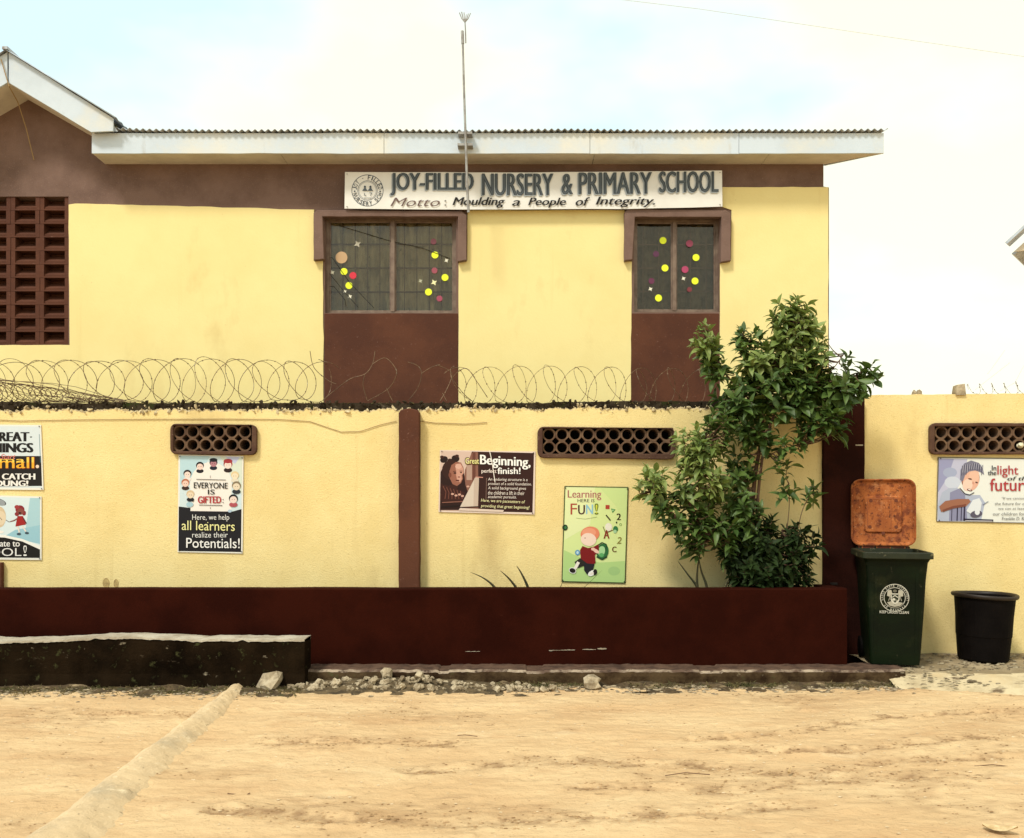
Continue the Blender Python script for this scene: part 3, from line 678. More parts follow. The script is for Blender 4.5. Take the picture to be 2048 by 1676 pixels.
for i in range(300):
    x = rnd.uniform(-200, 1700); crumb(cm, W(x, 805+rnd.uniform(-2, 9), DW+.022+rnd.uniform(-.006, .02)), rnd.uniform(.008, .022), i*2.1, (1.5, .8, .6))
cm.out('cement_crumbs', CAP, cwall, kind='stuff')
def octa(cx, cz, r):
    return [(cx+r/math.cos(R(22.5))*math.cos(R(22.5+45*k)), cz+r/math.cos(R(22.5))*math.sin(R(22.5+45*k))) for k in range(8)]
def ring_mesh(pit, m):
    v, f = curve_mesh([octa(0, 0, pit/2-.0006), [(.385*pit*math.cos(2*math.pi*k/20), .385*pit*math.sin(2*math.pi*k/20)) for k in range(20)]], .20)
    me_ = bpy.data.meshes.new('vent_ring'); me_.from_pydata([Vector(p) for p in v], [], f); me_.materials.append(m); me_.update(); return me_
def vent_panel(parent, D, x0, y0, x1, y1, cx, cy, pit, nn, rad, taper=0):
    o = rrect(x0, y0, x1, y1, rad)
    o = [(x+(0), y+taper*(x-x0)/(x1-x0)+.8*noise.noise(Vector((x*.1, y*.1, 1)))) for x, y in o]
    x2 = cx+pit*(nn-1); inn = [(cx-pit/2+.6, cy+pit*1.5-.6), (x2+pit/2-.6, cy+pit*1.5-.6), (x2+pit/2-.6, cy-pit/2+.6), (cx-pit/2+.6, cy-pit/2+.6)]
    vp = plate('vent_frame', [wavy(o, 12, .7, x0), inn], D-.045, .044, VENT, parent, bevel=.006)
    pm = pit/FOC*D; rm = ring_mesh(pm, VENTR)
    for j in range(2):
        for i in range(nn):
            p = W(cx+pit*i, cy+pit*j, D-.016); link('vent_ring', rm, vp, (p.x, p.y+rnd.uniform(-.004, .004), p.z))
    a0, a1 = W(x0+6, y1-4, D), W(x1-6, y0+4, D)
    MB().box(a0.x, a1.x, D+.20, D+.215, a0.z-.02, a1.z+.02).out('added_vent_dark', DARK, vp)  # unseen dark board added so the vent holes stay dark
    return vp
for v in VP: vent_panel(cwall, DW, *v, taper=(2 if v[0] < 500 else 3))
# piers
def pier(x0, x1, yt, yb, D, dep, m, peak=0):
    o = [(x0, yb), (x0, yt+peak), (x0+4, yt+peak*.4), ((x0+x1)/2, yt), (x1-4, yt+peak*.4), (x1, yt+peak), (x1, yb)]
    return plate('pier', [wavy(o, 18, 1.0, x0)], D, dep, m, cwall, bevel=.008)
pier(797, 839, 816, 1335, DW-.11, .109, BRO, 10)
pier(-44, 3, 1125, 1335, DW-.05, .049, BRO, 0)
pier(1647, 1730, 790, 1352, DW-.045, .27, mat('dark_brown_paint', (.032, .008, .005), .9, (.016, .0045, .003), 2.2, .3, 50, spec=.06), 8)
MB().hexa([W(1711, 891.5, DW-.052), W(1726, 891.5, DW-.052), W(1726, 891.5, DW-.046), W(1711, 891.5, DW-.046), W(1711, 889, DW-.052), W(1726, 889, DW-.052), W(1726, 889, DW-.046), W(1711, 889, DW-.046)]).out('pier_clip', CONC, cwall)
# mud marks low on the wall
for (cx, cy, rx, ry) in ((212, 1166, 7, 10), (232, 1167, 5, 9)):
    o = [(cx+rx*(1+.35*noise.noise(Vector((k, cx, 0))))*math.cos(k*.45), cy+ry*(1+.35*noise.noise(Vector((k, cx, 3))))*math.sin(k*.45)) for k in range(14)]
    plate('mud_mark', [o], DW-.003, .0028, mat('dried_mud', (.30, .20, .08), .95, (.55, .40, .16), 40), cwall)

# yard wall beyond the pier
yw = empty('yard_wall', (PX(1900, DW+.02), DW+.02, .1), 'plain yellow wall behind the bins with a long brown vent near its top', 'wall')
DY = DW+.02
to = [(x, 790-3*(x-1730)/320+1.8*noise.noise(Vector((x*.04, 1, 0)))+.8*noise.noise(Vector((x*.3, 1, 0)))) for x in range(1722, 2600, 9)]
plate('rendered_face', [[(2600, 1335)]+to[::-1]+[(1722, 1335)], [(1865, 850), (2208, 850), (2208, 905), (1865, 905)]], DY, .2, YELLOW_LOW, yw)
vp3 = vent_panel(yw, DY, 1860, 846, 2214, 909, 1882.5, 865, 26.0, 12, 12, taper=0)
bl = MB(); crumb(bl, W(2040, 891, DY-.02), .03, 3.1, (1, 1, 1)); bl.out('vent_plug', ink('E8DFC0', .8), vp3)
mb = MB(); p = W(1918, 789, DY+.03); mb.hexa([p+Vector(q_) for q_ in ((-.05, -.05, -.01), (.045, -.05, -.01), (.05, .05, -.01), (-.05, .05, -.01), (-.04, -.04, .09), (.035, -.045, .10), (.04, .04, .10), (-.04, .04, .085))])
st = mb.out('broken_block', STONE); props(st, 'small squarish lump of broken block on top of the plain yellow wall', 'stone')
mb = MB(); crumb(mb, W(1828, 787, DY+.03), .03, 4, (1.0, .8, .7)); crumb(mb, W(1838, 786, DY+.05), .033, 9, (1.0, .8, .8))
st = mb.out('mortar_lump', STONE); props(st, 'flat double lump of mortar on the plain yellow wall beside the squarish block', 'stone')

# ------------------------------------------------------------------ planter
pl = empty('planter_box', (PX(900, DPF), DPF, .12), 'long dark maroon planter wall running along the foot of the yellow wall', 'planter')
px0, px1 = PX(-420, DPF), PX(1694, DPF); n = 120
rows = []
for i in range(n+1):
    x = px0+(px1-px0)*i/n; zt = .805+.004*fbm(x, 0, 1.5, 2, 5); j = .004*fbm(x, 0, 2.5, 2, 3)
    rows.append([(x, DPF+j, .10), (x, DPF+j*.6, .45), (x, DPF+j, zt-.012), (x, DPF+.012, zt), (x, DPF+.13, zt+.002), (x, DPF+.14, zt-.01), (x, DPF+.14, .5)])
vv = [p for r_ in rows for p in r_]; ff = []
for i in range(n):
    for k in range(6): q = i*7+k; ff.append((q, q+7, q+8, q+1))
ff.append(tuple(n*7+k for k in range(7)))
build('front_wall', vv, ff, BRP, pl)
MB().box(px1-.14, px1-.001, DPF+.141, DW-.201, .1, .80).out('end_wall', BRP, pl)
rv, rf = [], []
for j in range(9):
    for i in range(101): x = px0+(px1-.15-px0)*i/100; y = DPF+.135+(DW-DPF-.13)*j/8; rv.append((x, y, .70+.03*fbm(x, y, 3, 3, 2)))
for j in range(8):
    for i in range(100): q = j*101+i; rf.append((q, q+1, q+102, q+101))
build('soil', rv, rf, SOIL, pl, smooth=True)
# chipped scratches
sc_ = MB()
for (a_, b_, y, t) in ((1098, 1106, 1301, 2.2), (1128, 1150, 1300, 1.2), (1165, 1192, 1299, 1.4), (1195, 1213, 1297.5, 3.2), (1100, 1140, 1300.5, .8), (930, 960, 1303, .6)):
    m1 = [W(a_+(b_-a_)*k/8, y-t/2*(.4+.6*math.sin(math.pi*k/8))+rnd.uniform(-.4, .4), DPF-.006) for k in range(9)]
    m2 = [W(a_+(b_-a_)*k/8, y+t/2*(.4+.6*math.sin(math.pi*k/8)), DPF-.006) for k in range(9)]
    b0_ = len(sc_.v); sc_.add(m1+m2, [(9+k, 9+k+1, k+1, k) for k in range(8)])
    sc_.add([p+Vector((0, .005, 0)) for p in m1+m2], [(k, k+1, 9+k+1, 9+k) for k in range(8)])
sc_.out('chipped_patch', CONC, pl)
r_ = MB(); c_ = W(1668, 1168, 8.5); c_.z = .801
r_.loft([[c_+Vector((.035*math.cos(t*.52), .03*math.sin(t*.52), z_)) for t in range(12)] for z_ in (0, .016)]); r_.out('rimmed_hole_dark', DARK, pl)  # small rimmed hole, its dark inside drawn as a black disc

# ------------------------------------------------------------------ posters
def poster(label, pts, D=DW-.010, name='poster', tilt=0, m='F4F0E6', scratches=()):
    cx = sum(p[0] for p in pts)/len(pts); cy = max(p[1] for p in pts)
    e_ = empty(name, W(cx, cy, D), label, 'poster')
    plate('board', [pts], D, .006, ink(m), e_)
    # nails near the corners
    for i in (0, 1, 2, 3):
        x, y = pts[i]; x += (cx-x)*.04; y += ((sum(p[1] for p in pts)/4)-y)*.04
        if x > 2: MB().tube([W(x, y, D-.009), W(x, y, D)], .005, 7).out('nail', DARK, e_)
    return e_, Art(D-.0006)
# 1
e_, A = poster('black and white poster about great things starting small, topmost at the edge', [(-112, 978), (-112, 848), (82, 850), (87, 980)])
A.poly([(-109, 974), (-109, 851), (80, 853), (84, 976)], 'DCE6EA'); A.poly([(-109, 974), (-109, 912), (82, 912), (84, 972)], '1B1412')
A.line([(78.5, 868), (81, 925)], 1.0, '5A7F8A')
A.text('GREAT', -22, 864, 59, 883, '15110F', .10); A.text('-', 60, 873, 64, 875, '15110F', .03); A.text('THINGS', -34, 886, 67, 905, '15110F', .10)
for x in (0, 11, 22, 33, 44, 55, 62): pass
A.text('Start', 0, 908, 32, 918, 'F0A49A', .01, .4); A.text('Start', .5, 908.5, 31, 917.5, 'C5564A', -.01, .4)
A.text('Small', -24, 913, 70, 938, '7A2C16', .05); A.text('Small', -23, 914, 68.5, 936.5, 'F5B32E', .022); A.text('Small', -22, 914.5, 67.5, 925, 'FFD65A', -.0)
A.ell(75, 933, 3.4, 3.4, 'F5D8C0'); A.text('CATCH', 4, 947, 71, 959, 'F7F2EC', .09); A.text('YOUNG!', -24, 961, 57, 972.5, 'F7F2EC', .09)
A.done(e_)
# 2
e_, A = poster('poster of two cartoon children holding hands above a black curved band, lowest at the edge', [(-112, 1118), (-112, 988), (83, 993), (83, 1120)])
A.poly([(-109, 1115), (-109, 991), (80, 996), (80, 1117)], 'DCEBEE'); A.poly([(60, 996), (80, 996), (80, 1085), (50, 1068)], 'AFD3DC'); A.poly([(30, 1060), (80, 1050), (80, 1088), (10, 1072)], '9CC8D6')
A.poly([(-40, 1067), (9, 1070), (45, 1078), (81, 1092), (81, 1117), (-109, 1115)], 'F5F3EC'); A.poly([(-40, 1073), (9, 1075), (45, 1083), (80, 1099), (80, 1116), (-109, 1114)], '100D0C')
A.ell(0, 1004, 13, 6, '2D2E30', rot=20); A.ell(1, 1005, 10, 6, '9AA0A3', rot=20); A.ell(-1, 1034, 13, 21, 'D9C29E'); A.ell(1, 1036, 11, 14, 'E6D3B4'); A.line([(12, 1040), (18, 1044), (31, 1041)], 1.2, '5A4638')
A.line([(-1, 1034), (4, 1040)], 1, '5A4638'); A.ell(-1, 1064, 9, 3, 'F4EFE8')
A.ell(40, 1019, 9, 8.5, '8C2A30'); A.ell(34, 1014, 5, 4, 'A23A3C'); A.ell(34, 1028, 4.5, 4, '8C2A30'); A.ell(48, 1026, 4, 5, '8C2A30'); A.ell(41, 1023, 6.5, 6.5, '8A4A40'); A.ell(40, 1026, 3, 1.8, '2A1212')
A.poly([(35, 1032), (46, 1032), (52, 1049), (31, 1053)], 'A3201F'); A.line([(36, 1036), (28, 1041), (21, 1043)], 2, '8A4A40'); A.line([(46, 1035), (53, 1047)], 2.2, '5E1E1E')
A.line([(36, 1053), (39, 1065)], 3, 'E9DED4'); A.line([(45, 1052), (52, 1063)], 3, 'E9DED4'); A.ell(38, 1068, 4.5, 2.2, '3A4A58'); A.ell(54, 1066, 4, 2.2, '3A4A58')
A.text('ate to', 0, 1083, 40, 1093, 'F4F1EC', .03); A.text('OOL', -22, 1096, 43, 1112, 'F4F1EC', -.005); A.text('!', 47, 1091, 54, 1112, 'F4F1EC', .03); A.text('!', 48.6, 1093, 52.6, 1109, '100D0C', .0)
A.done(e_)
# 3
e_, A = poster('upright poster of cartoon children in a circle, everyone is gifted, under the short vent', [(355, 1104), (357, 909), (487, 912), (485, 1107)])
A.poly([(358, 1102), (360, 911), (484, 914), (482, 1104)], 'D5E6EA'); A.poly([(360, 911), (420, 912), (400, 950), (360, 970)], 'BFDDE6'); A.poly([(440, 913), (484, 914), (484, 990), (462, 950)], 'DDE6D6'); A.poly([(450, 913), (480, 914), (470, 928)], 'C8CDEB')
A.poly([(357, 1102), (357.5, 1013), (382, 1016), (383, 1022), (465, 1023), (483, 1018), (482, 1104)], '17161C')
A.ell(422, 970, 42, 46, 'F6EFE8'); A.poly([(382, 975), (463, 975), (463, 1023), (381, 1022)], 'F6EFE8')
def kid(x, y, hair, face, hat=None, body='1C1820', r=8):
    A.ell(x, y+r*1.25, r*.95, r*.55, body, n=12); A.ell(x, y-1, r, r*.95, hair, n=16); A.ell(x, y+1.5, r*.8, r*.78, face, n=16)
    if hat: A.ell(x, y-r*.75, r*1.0, r*.5, hat, n=12)
    A.ell(x-2.2, y+1, .7, .8, '2B1B18', n=6); A.ell(x+2.2, y+1, .7, .8, '2B1B18', n=6)
kid(400, 932, '191416', 'F3D6CB'); kid(427, 926, '2B1C22', 'B77F88', '16171F', '1D2230'); kid(456, 929, 'A23238', 'F5E0D6', 'A8343A', '2B1A1A', 9)
kid(375, 948, '2A1D1A', 'F2DDD2', None, 'EDE5DF'); kid(371, 966, 'BD7455', 'F0CDBD', None, '3B2620'); kid(381, 989, 'D9C09A', 'ECD8BC', None, '23232B')
kid(470, 951, 'E8CFA0', 'F4E2C4', None, 'E6DCC8'); kid(473, 972, '8A7A60', 'E9D8BE', None, '2B3038', 9); kid(467, 998, '14161A', 'EFD9CE', None, 'B3545E', 9)
A.ell(380, 1009, 7, 5, 'A8CBD8'); A.ell(378, 1000, 2, 3.5, '1B1B20'); A.ell(386, 1000, 2, 3.5, '1B1B20'); A.ell(460, 1022, 4, 3, 'B6CBDD')
A.line([(393, 958.5), (452, 960)], 1.2, '4A4640'); A.line([(398, 1010), (445, 1011)], 1.2, '4A4640'); A.line([(421, 951), (421, 956)], .8, '5A5650'); A.line([(421, 1014), (421, 1018)], .8, '5A5650')
A.text('EVERYONE', 388, 965, 456, 977, '161312', .02, slope=.015); A.text('IS', 416, 979, 430, 989, '161312', .02); A.text('GIFTED', 396, 992.5, 443, 1006.5, 'B4242C', .04); A.text(':', 445.5, 998, 447.5, 1006, '3A2020', .03)
A.text('Here, we help', 385, 1029, 459, 1043, 'F3F1EC', -.005); A.text('all learners', 364, 1042, 470, 1061, 'F6F0A8', .0, slope=.02)
A.text('realize their', 385, 1064, 456, 1075, 'F3F1EC', -.005); A.text('Potentials!', 373, 1076, 480, 1096, 'FAF8F4', .005, slope=.01)
A.line([(415, 1045), (417, 1045)], 1.5, 'F6F0A8'); A.line([(388, 1093), (395, 1093)], 1.4, 'FAF8F4')
A.done(e_)
# 4
e_, A = poster('brown landscape poster of a child at a laptop reading great beginning, perfect finish', [(877, 1024), (880, 900), (1071, 903), (1069, 1029)], m='EBD6C8')
A.poly([(879, 1021), (882, 902), (1068, 906), (1065, 1025)], 'C9A595'); A.poly([(938, 1022), (942, 903), (1068, 906), (1065, 1025)], '33140E'); A.poly([(925, 1020), (922, 930), (946, 904), (956, 904), (957, 1022)], '8A5D4E')
A.poly([(882, 902), (944, 903), (930, 940), (925, 990), (882, 985)], 'D9BDAE'); A.rect(933, 930, 944, 960, 'B8998A'); A.rect(945, 905, 951, 985, '6A3E32')
A.poly([(880, 1020), (881, 945), (890, 925), (905, 920), (920, 925), (928, 945), (931, 970), (936, 985), (928, 1005), (928, 1020)], '2A0F0B')
A.ell(888, 919, 8, 6.5, '24100C', rot=-25); A.ell(900, 921, 5, 4, '35170F'); A.ell(911, 917, 8, 6.5, '24100C', rot=15); A.ell(884, 914, 4, 3, '3E1E16'); A.ell(914, 912, 4, 3, '3E1E16')
A.ell(903, 940, 19, 20, '35170F'); A.poly([(903, 930), (912, 924), (922, 925), (927, 935), (928, 946), (925, 950), (926, 957), (922, 966), (914, 972), (905, 968), (899, 955), (899, 942)], '9A6350')
A.poly([(911, 928), (921, 927), (926, 936), (927, 946), (923, 951), (924, 958), (920, 965), (914, 960), (912, 948)], 'CF9A86'); A.ell(917, 933, 6.5, 5, 'DDAE9C'); A.ell(919, 955, 4, 5, 'D3A08E'); A.ell(900, 950, 3, 5, '7A4536')
A.line([(906, 943), (913, 942)], 1.1, '3C1A12'); A.ell(910, 946, 3, 1.6, '2E120C'); A.ell(922, 945, 2, 1.3, '2E120C'); A.line([(919, 942), (925, 942)], .9, '3C1A12'); A.ell(918, 954, 2.6, 1.2, '8A5040'); A.ell(915, 961, 3.6, 1.5, '5A281E'); A.ell(915, 963.5, 3, 1.1, 'B57E6C'); A.ell(905, 975, 11, 5, '3A1A12')
A.poly([(881, 968), (900, 972), (930, 985), (928, 1004), (881, 1002)], '3A1711')
for i in range(6): A.line([(886+i*7, 972+i*2), (892+i*6, 984+i), (890+i*7, 998)], 1.2, '7E4A3C')
for i, (x, y) in enumerate(((905, 988), (912, 991), (919, 989), (925, 992), (936, 973))): A.ell(x, y, 3, 2, 'D3A594')
A.line([(884, 1005), (926, 1003)], 2, '8A5A4B'); A.line([(882, 1014), (920, 1011)], 2, '1C0A08')
A.poly([(920, 1014), (950, 955), (958, 955), (956, 1013)], 'C9B4A4'); A.poly([(921, 1013), (948, 960), (947, 1012)], 'D8C8B8'); A.line([(951, 954), (966, 955)], 2, 'C98E7E'); A.line([(921, 1015), (958, 1013)], 1.6, '2A0F0B'); A.poly([(917, 1021), (920, 1016), (1008, 1020), (1006, 1024)], 'E2CDBE')
A.text('Great', 929.5, 914.5, 959.5, 929, '5E4A18', .06); A.text('Great', 931, 916, 958, 927.5, 'F7EEA0', .015); A.text('Beginning,', 960, 912, 1061, 937, 'FFFDF8', .03, slope=.05)
A.text('perfect', 963, 938, 993, 948, 'F1E2D8', .02, slope=.02); A.text('finish!', 995, 935, 1041, 948, 'FFFDF8', .03)
for i, (t, x1) in enumerate((('An enduring structure is a', 1055), ('product of a solid foundation.', 1063), ('A solid background gives', 1052), ('the children a lift in their', 1049), ('academic pursuits.', 1033))):
    A.text(t, 976, 956+i*8.7, x1, 963.5+i*8.7, 'F3E6DC', .0, .15, slope=.015)
A.line([(973, 956), (972, 998)], .8, '9A7A6C')
A.text('Here, we are pacesetters of', 962, 999, 1050, 1007, 'F7F0B8', .0, .15, slope=.04); A.text('providing that great beginning!', 962, 1010, 1059, 1018, 'F7F0B8', .0, .15, slope=.04)
A.line([(979, 901), (982, 914), (985, 930), (988, 951), (990, 964)], 1.5, 'F6EDE2')
A.done(e_)
# 5
e_, A = poster('pale green upright poster of a running cartoon child reading learning here is fun', [(1123, 1164), (1129, 972), (1257, 974), (1251, 1167)], m='3F4A20')
A.poly([(1125, 1162), (1131, 974), (1255, 976), (1249, 1165)], 'DCEBA0'); A.poly([(1125, 1162), (1128, 1100), (1160, 1115), (1200, 1125), (1250, 1122), (1249, 1165)], 'B9D98A'); A.poly([(1131, 974), (1190, 975), (1180, 1050), (1129, 1080)], 'E8F0B4')
A.ell(1228, 1142, 12, 9, 'A9CC84'); A.poly([(1200, 976), (1255, 976), (1252, 1050), (1230, 1010)], 'D3E79A')
A.text('Learning', 1135, 980, 1203, 1001, 'D9A894', .03, slope=0); A.text('Learning', 1136, 981, 1202, 999.5, '8F4B40', -.012); A.text('HERE IS', 1155, 998, 1189, 1004.5, '3A2A24', .01)
A.text('F', 1141, 1007, 1154, 1029, 'B04A38', .0); A.text('U', 1156, 1010, 1170, 1029, '4A1F22', .03); A.text('N', 1172, 1009, 1186, 1028, '8EC3DC', .02); A.text('!', 1189, 1007, 1197, 1029, '5E6A1C', .03); A.text('!', 1191, 1009, 1195, 1027, 'D0D84A', .0)
A.line([(1152, 1036), (1170, 1038), (1194, 1034)], .8, 'A9B77A')
A.rect(1211, 1010, 1219, 1018, 'B5402E'); A.poly([(1222, 1017), (1231, 1019), (1225, 1026)], '3E8A4A'); A.poly([(1224, 1019), (1228, 1020), (1225, 1023)], 'B7DDA0'); A.line([(1212, 1030), (1221, 1041)], 2.6, '3C3A1C')
A.text('2', 1233, 1027, 1242, 1040, '3A2E12', .04); A.ell(1233, 1045, 1.6, 2, '22380E'); A.ring(1241, 1049, 2.6, .9, '7A9A4A', 14)
A.ell(1217, 1054, 7, 8, 'F1EBDA'); A.line([(1206, 1053), (1211, 1066), (1226, 1060)], 1.2, '5A2C1A'); A.text('A', 1207, 1060, 1219, 1077, '8A2E1E', .04)
A.ell(1231, 1058, 5, 6, '2E7A44'); A.ell(1230, 1063, 3.4, 3.6, 'A8D0A0'); A.text('2', 1233, 1074, 1243, 1087, '8A7A2E', .0, .2); A.text('C', 1224, 1093, 1233, 1104, '6E4A22', .04)
A.ell(1130, 1055, 5.5, 6, '16351C'); A.ell(1131, 1055, 2.5, 3, '3A7A48')
A.ell(1180, 1068, 19, 15, 'E88A68', rot=-8); A.ell(1178, 1065, 14, 9, 'F0A180'); A.ell(1177, 1079, 15.5, 13, 'F8DCCB', rot=10); A.ell(1170, 1076, 1.4, 1, '8A5A4A')
A.ell(1205, 1103, 12, 16, '2A6A3A', rot=12); A.ell(1203, 1102, 7, 10, 'A7D79A', rot=12); A.line([(1196, 1090), (1204, 1085), (1213, 1089), (1211, 1102)], 2, '173E22'); A.line([(1193, 1113), (1204, 1119), (1214, 1113)], 3, '173E22'); A.ell(1203, 1110, 5, 4, '5EAA66')
A.ell(1155, 1105, 5, 5.5, '5E9CC6'); A.ell(1155, 1105, 2.4, 3, 'C4DFEA')
A.poly([(1165, 1092), (1176, 1096), (1188, 1093), (1197, 1088), (1198, 1100), (1190, 1110), (1191, 1126), (1178, 1132), (1162, 1124), (1160, 1100)], '7E0D12'); A.ell(1192, 1102, 7, 3.4, 'F3C9B6', rot=35); A.ell(1186, 1098, 4, 3, 'EFC0AC')
A.poly([(1160, 1116), (1176, 1128), (1156, 1136), (1149, 1124)], '25201C'); A.poly([(1168, 1126), (1189, 1128), (1184, 1147), (1174, 1149), (1168, 1140)], '1C1D26'); A.line([(1157, 1124), (1150, 1137)], 6, 'F6EDE2'); A.ell(1145, 1141, 7.5, 6, 'F6F4EC', rot=20); A.ell(1145, 1141, 6.3, 4.8, '1C1612', rot=20)
A.ell(1184, 1146, 9, 5, 'F6F4EC', rot=-30); A.ell(1190, 1144, 4, 6, '1C1612', rot=10); A.ell(1184, 1147, 4, 2.4, 'EFE4D8', rot=-30)
A.done(e_)
# 6
e_, A = poster('white landscape poster of a smiling child in a knit hat beside red lettering', [(1873, 1043), (1876, 914), (2160, 918), (2158, 1049)], D=DY-.010, m='6E6658')
A.poly([(1874.5, 1042), (1878, 916), (2158, 920), (2156, 1047)], 'ECEEE8'); A.poly([(1875, 1041), (1878, 916.5), (1935, 918), (1925, 960), (1900, 1000), (1890, 1042)], 'C3C4DC'); A.poly([(1876, 985), (1878, 917), (1908, 918), (1895, 955)], '9C9EC2'); A.ell(1900, 945, 14, 10, 'A8B0CC'); A.ell(1905, 965, 16, 12, 'CFD6E6')
A.poly([(1875, 1012), (1884, 985), (1898, 976), (1915, 976), (1925, 985), (1945, 990), (1960, 990), (1970, 1005), (1962, 1042), (1876, 1042)], 'B5BDD2'); A.poly([(1898, 1042), (1900, 985), (1918, 977), (1930, 990), (1935, 1042)], '8E8FAE')
for x, w in ((1903, 1.6), (1914, 2.4), (1922, 1.8), (1928, 3.0)): A.line([(x+1, 1012), (x, 1042)], w, '2E2A44')
A.ell(1941, 958, 18, 23, '8A5A4A', rot=12); A.ell(1942, 960, 16.5, 22, 'E8B59E', rot=12); A.ell(1948, 952, 10, 14, 'EDC0A8', rot=12); A.ell(1935, 970, 10, 12, 'F2D2C0', rot=12)
A.ell(1940, 958, 4, 1.6, '5E3A30', rot=10); A.ell(1953, 965, 3, 1.5, '5E3A30', rot=20); A.ell(1946, 966, 2, 3, 'D79C86'); A.ell(1939, 980, 5.5, 2.4, '6E2E2C', rot=15); A.ell(1939, 979.4, 3.5, 1.1, 'F4E8E0', rot=15)
A.poly([(1920, 960), (1921, 940), (1928, 927), (1942, 921), (1958, 926), (1966, 938), (1968, 950), (1962, 945), (1950, 941), (1938, 943), (1930, 950), (1926, 962)], '7D7C90')
for i in range(10):
    x = 1923+i*4.4; A.line([(x, 948-abs(i-5)*-.6-(8 if 2 < i < 9 else 0)), (x+1.5, 932-(6-abs(i-5))*.9)], 1.1, '45425A'); A.line([(x+2, 945-(7 if 2 < i < 9 else 0)), (x+3.5, 931-(6-abs(i-5))*.8)], .8, 'C2C1CE')
A.line([(1919, 976), (1930, 988), (1939, 990), (1948, 985)], 1.6, '2E2438'); A.poly([(1878, 1013), (1890, 1002), (1915, 998), (1937, 998), (1941, 1003), (1932, 1012), (1905, 1016), (1882, 1024)], 'A06A52'); A.poly([(1884, 1020), (1905, 1012), (1932, 1008), (1930, 1013), (1905, 1017), (1886, 1024)], '7E4838')
A.poly([(1945, 1000), (1958, 996), (1963, 1006), (1960, 1025), (1948, 1032), (1932, 1022)], 'E4E9EE'); A.ell(1952, 1028, 12, 7, '5A5668', rot=-10); A.ell(1954, 1024, 5, 6, 'E4E9EE'); A.line([(1965, 1010), (1976, 1003)], 1.4, '6A7088'); A.poly([(1926, 1040), (1927, 1037), (1986, 1039), (1986, 1043)], '1F1A30'); A.line([(1930, 1041), (1984, 1042)], 1.2, 'C9C4D0')
A.text('In', 1983, 931, 1992, 941, '1E1C1E', .02); A.text('the', 1975, 941, 1992, 950.5, '1E1C1E', .03); A.text('light', 1994, 931, 2036, 955, 'B23A3E', .01); A.text('of the', 2014, 953, 2062, 961, '141214', .02, .2)
A.text('future', 1979, 957, 2064, 982, 'B23A3E', .015)
for t, x0, x1, y in (('"If we cannot prepare', 2003, 2078, 994), ('the future for our children,', 1989, 2092, 1004.5), ('we can at least prepare', 1996, 2082, 1014.5), ('our children for the future', 1985, 2092, 1024.5), ('Franklin D. Roosevelt', 2003, 2076, 1034)):
    A.text(t, x0, y, x1, y+6.5, '6C6864' if y < 1030 else '3A3634', -.004, .15)
A.done(e_)

# ------------------------------------------------------------------ wires
def cable(name, pts, r, m, label, cat='cable'):
    path = []
    for (a_, b_) in zip(pts, pts[1:]):
        for k in range(6): t = k/6; t2 = t*t*(3-2*t)*.35+t*.65; path.append(Vector(a_)*(1-t)+Vector(b_)*t+Vector((0, 0, 0)))
    path.append(Vector(pts[-1])); o_ = MB().tube(path, r, 5).out(name, m); props(o_, label, cat); return o_
cable('wall_cable', [W(x, y, DW-.008) for x, y in ((-60, 842), (0, 840), (40, 842), (80, 841), (160, 839.5), (300, 838.5), (450, 838), (560, 839), (620, 843), (655, 855), (682, 864), (720, 863), (760, 850), (793, 842))], .0032, CABLE, 'thin brown cable sagging along the top of the yellow wall up to the brown pier')
cable('wall_cable', [W(x, y, DW-.008) for x, y in ((841, 842), (870, 846), (930, 848), (974, 845))], .0032, CABLE, 'short thin cable on the yellow wall just after the middle brown pier')
cable('overhead_wire', [W(1100, -18, 16), W(1400, 18, 17), W(1750, 70, 18), W(2048, 113, 19), W(2400, 170, 20)], .0045, mat('overhead_wire_grey', (.6, .62, .62), .7), 'single faint wire crossing the sky above the roof')

